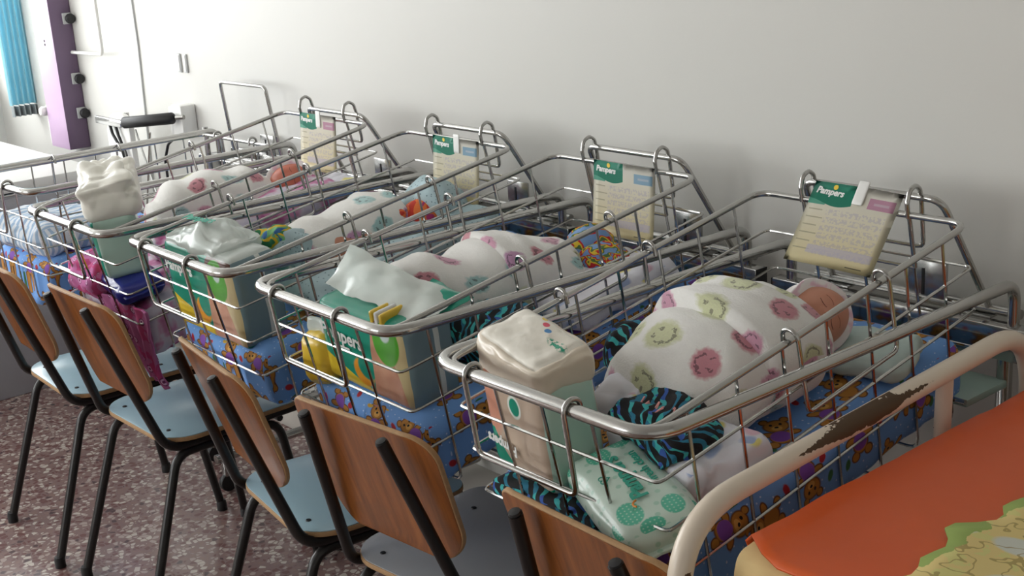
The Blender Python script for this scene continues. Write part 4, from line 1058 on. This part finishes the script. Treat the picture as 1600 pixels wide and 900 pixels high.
# trolley with padded handle
tr = empty('equipment_trolley', (-4.55, 2.0, 0)); tag(tr, 'white equipment trolley with a black padded handle beside the purple column', 'trolley')
TO = T(4.55, -2.0, 0)
slab('side_panel', rrect(-.0, .09, .20, .975, [.03, .03, .06, .09], 8), 0, .022, MAT['white'], tr, .004, TO @ T(-4.68, 1.965, 0) @ RX(90) )
box('shelf', (-4.68, 1.95, .30), (-4.02, 2.07, .325), MAT['white'], tr, .004, TO)
box('shelf', (-4.68, 1.95, .62), (-4.02, 2.07, .645), MAT['white'], tr, .004, TO)
tube('handle_bar', [(-4.72, 1.935, .945), (-4.49, 1.93, .95), (-4.25, 2.05, .972)], .008, chrome, tr, fr=.03, seg=10, mw=TO)
box('handle_bracket', (-4.73, 1.925, .93), (-4.51, 1.94, .958), steel, tr, .003, TO)
tube('padded_grip', [(-4.486, 1.926, .950), (-4.480, 1.930, .951), (-4.38, 1.98, .960), (-4.292, 2.026, .968), (-4.286, 2.03, .968)], lambda t: .014+.007*min(1, 8*t, 8*(1-t)), MAT['black'], tr, seg=14, mw=TO)
for x in (-4.66, -4.04): 
    tube('trolley_leg', [(x, 2.02, .06), (x, 2.02, .96)], .010, chrome, tr, seg=8, mw=TO)
    lathe('trolley_wheel', [(.004, -.01), (.032, -.01), (.034, 0), (.032, .01), (.004, .01)], MAT['black'], tr, 14, TO @ T(x, 2.02, .034) @ RY(90))
for k, (x, dx) in enumerate(((-4.63, .10), (-4.58, .07))):
    tube('power_cable', [(x, 1.935, .95), (x+.03, 1.93, .90), (x+dx, 1.93, .84), (x+dx+.02, 1.935, .72), (x+dx, 1.95, .64)], .006, MAT['black'], tr, fr=.04, seg=8, mw=TO)
tube('power_cable', [(-4.12, 1.95, .93), (-4.18, 1.945, .90), (-4.22, 1.945, .84), (-4.23, 1.95, .76), (-4.23, 1.96, .645)], .005, MAT['black'], tr, fr=.04, seg=8, mw=TO)
for k, q in enumerate(((-4.42, -4.30), (-4.30, -4.42))):
    tube('scissor_rod', [(q[0], 1.94, .93), (q[1], 1.945, .655)], .004, steel, tr, seg=6, mw=TO)
# wall cable, sockets, wall box
tag(tube('wall_cable', [(-4.66, WY-.004, 1.75), (-4.655, WY-.004, 1.2), (-4.70, WY-.004, .62)], .0035, MAT['lightgrey'], fr=.1, seg=8), 'thin pale cable running down the bright back wall', 'cable')
for k, x in enumerate((-4.335, -4.288)):
    e = empty('wall_strip', (x, WY, 1.15)); tag(e, ['narrow white wall plate nearer the window', 'narrow white wall plate nearer the bassinets'][k], 'wall plate', 'pair of narrow wall plates')
    box('plate', (-.012, -.007, -.033), (.012, 0, .033), MAT['lightgrey'], e, .002); box('cover', (-.008, -.009, -.028), (.008, -.007, .028), MAT['white'], e, .001)
e = empty('wall_socket', (-4.32, WY, .95)); tag(e, 'white double wall socket box behind the trolley grip', 'socket')
box('housing', (-.06, -.05, -.05), (-.035, 0, .05), MAT['white'], e, .006); box('housing', (-.02, -.06, -.05), (.06, 0, .06), MAT['white'], e, .008)
# curtain
def curtain(y0, y1, z0, z1, label):
    e = empty('curtain', (XW+.45, (y0+y1)/2, z0)); tag(e, label, 'curtain')
    v, f = [], []; nx, nz_ = 60, 4; th = .004
    for side in (0, 1):
        for j in range(nz_+1):
            for k in range(nx+1):
                s = k/nx; v.append((.018*math.sin(s*2*math.pi*5)+side*th, (s-.5)*(y1-y0), (z1-z0)*j/nz_))
    m_ = (nx+1)*(nz_+1)
    for j in range(nz_):
        for k in range(nx):
            q = j*(nx+1)+k; f.append((q, q+1, q+nx+2, q+nx+1)); f.append((m_+q, m_+q+nx+1, m_+q+nx+2, m_+q+1))
    mesh_obj('fabric', pyd('fabric', v, f), MAT['curtain'], e)
    v2 = [(x, y*.94, z*.045/(z1-z0)*1.0-.05) for x, y, z in v]
    mesh_obj('hem_fringe', pyd('hem_fringe', v2, f), MAT['blindpull'], e)
    return e
curtain(1.99, 2.115, .905, 2.6, 'turquoise curtain gathered beside the bright window')
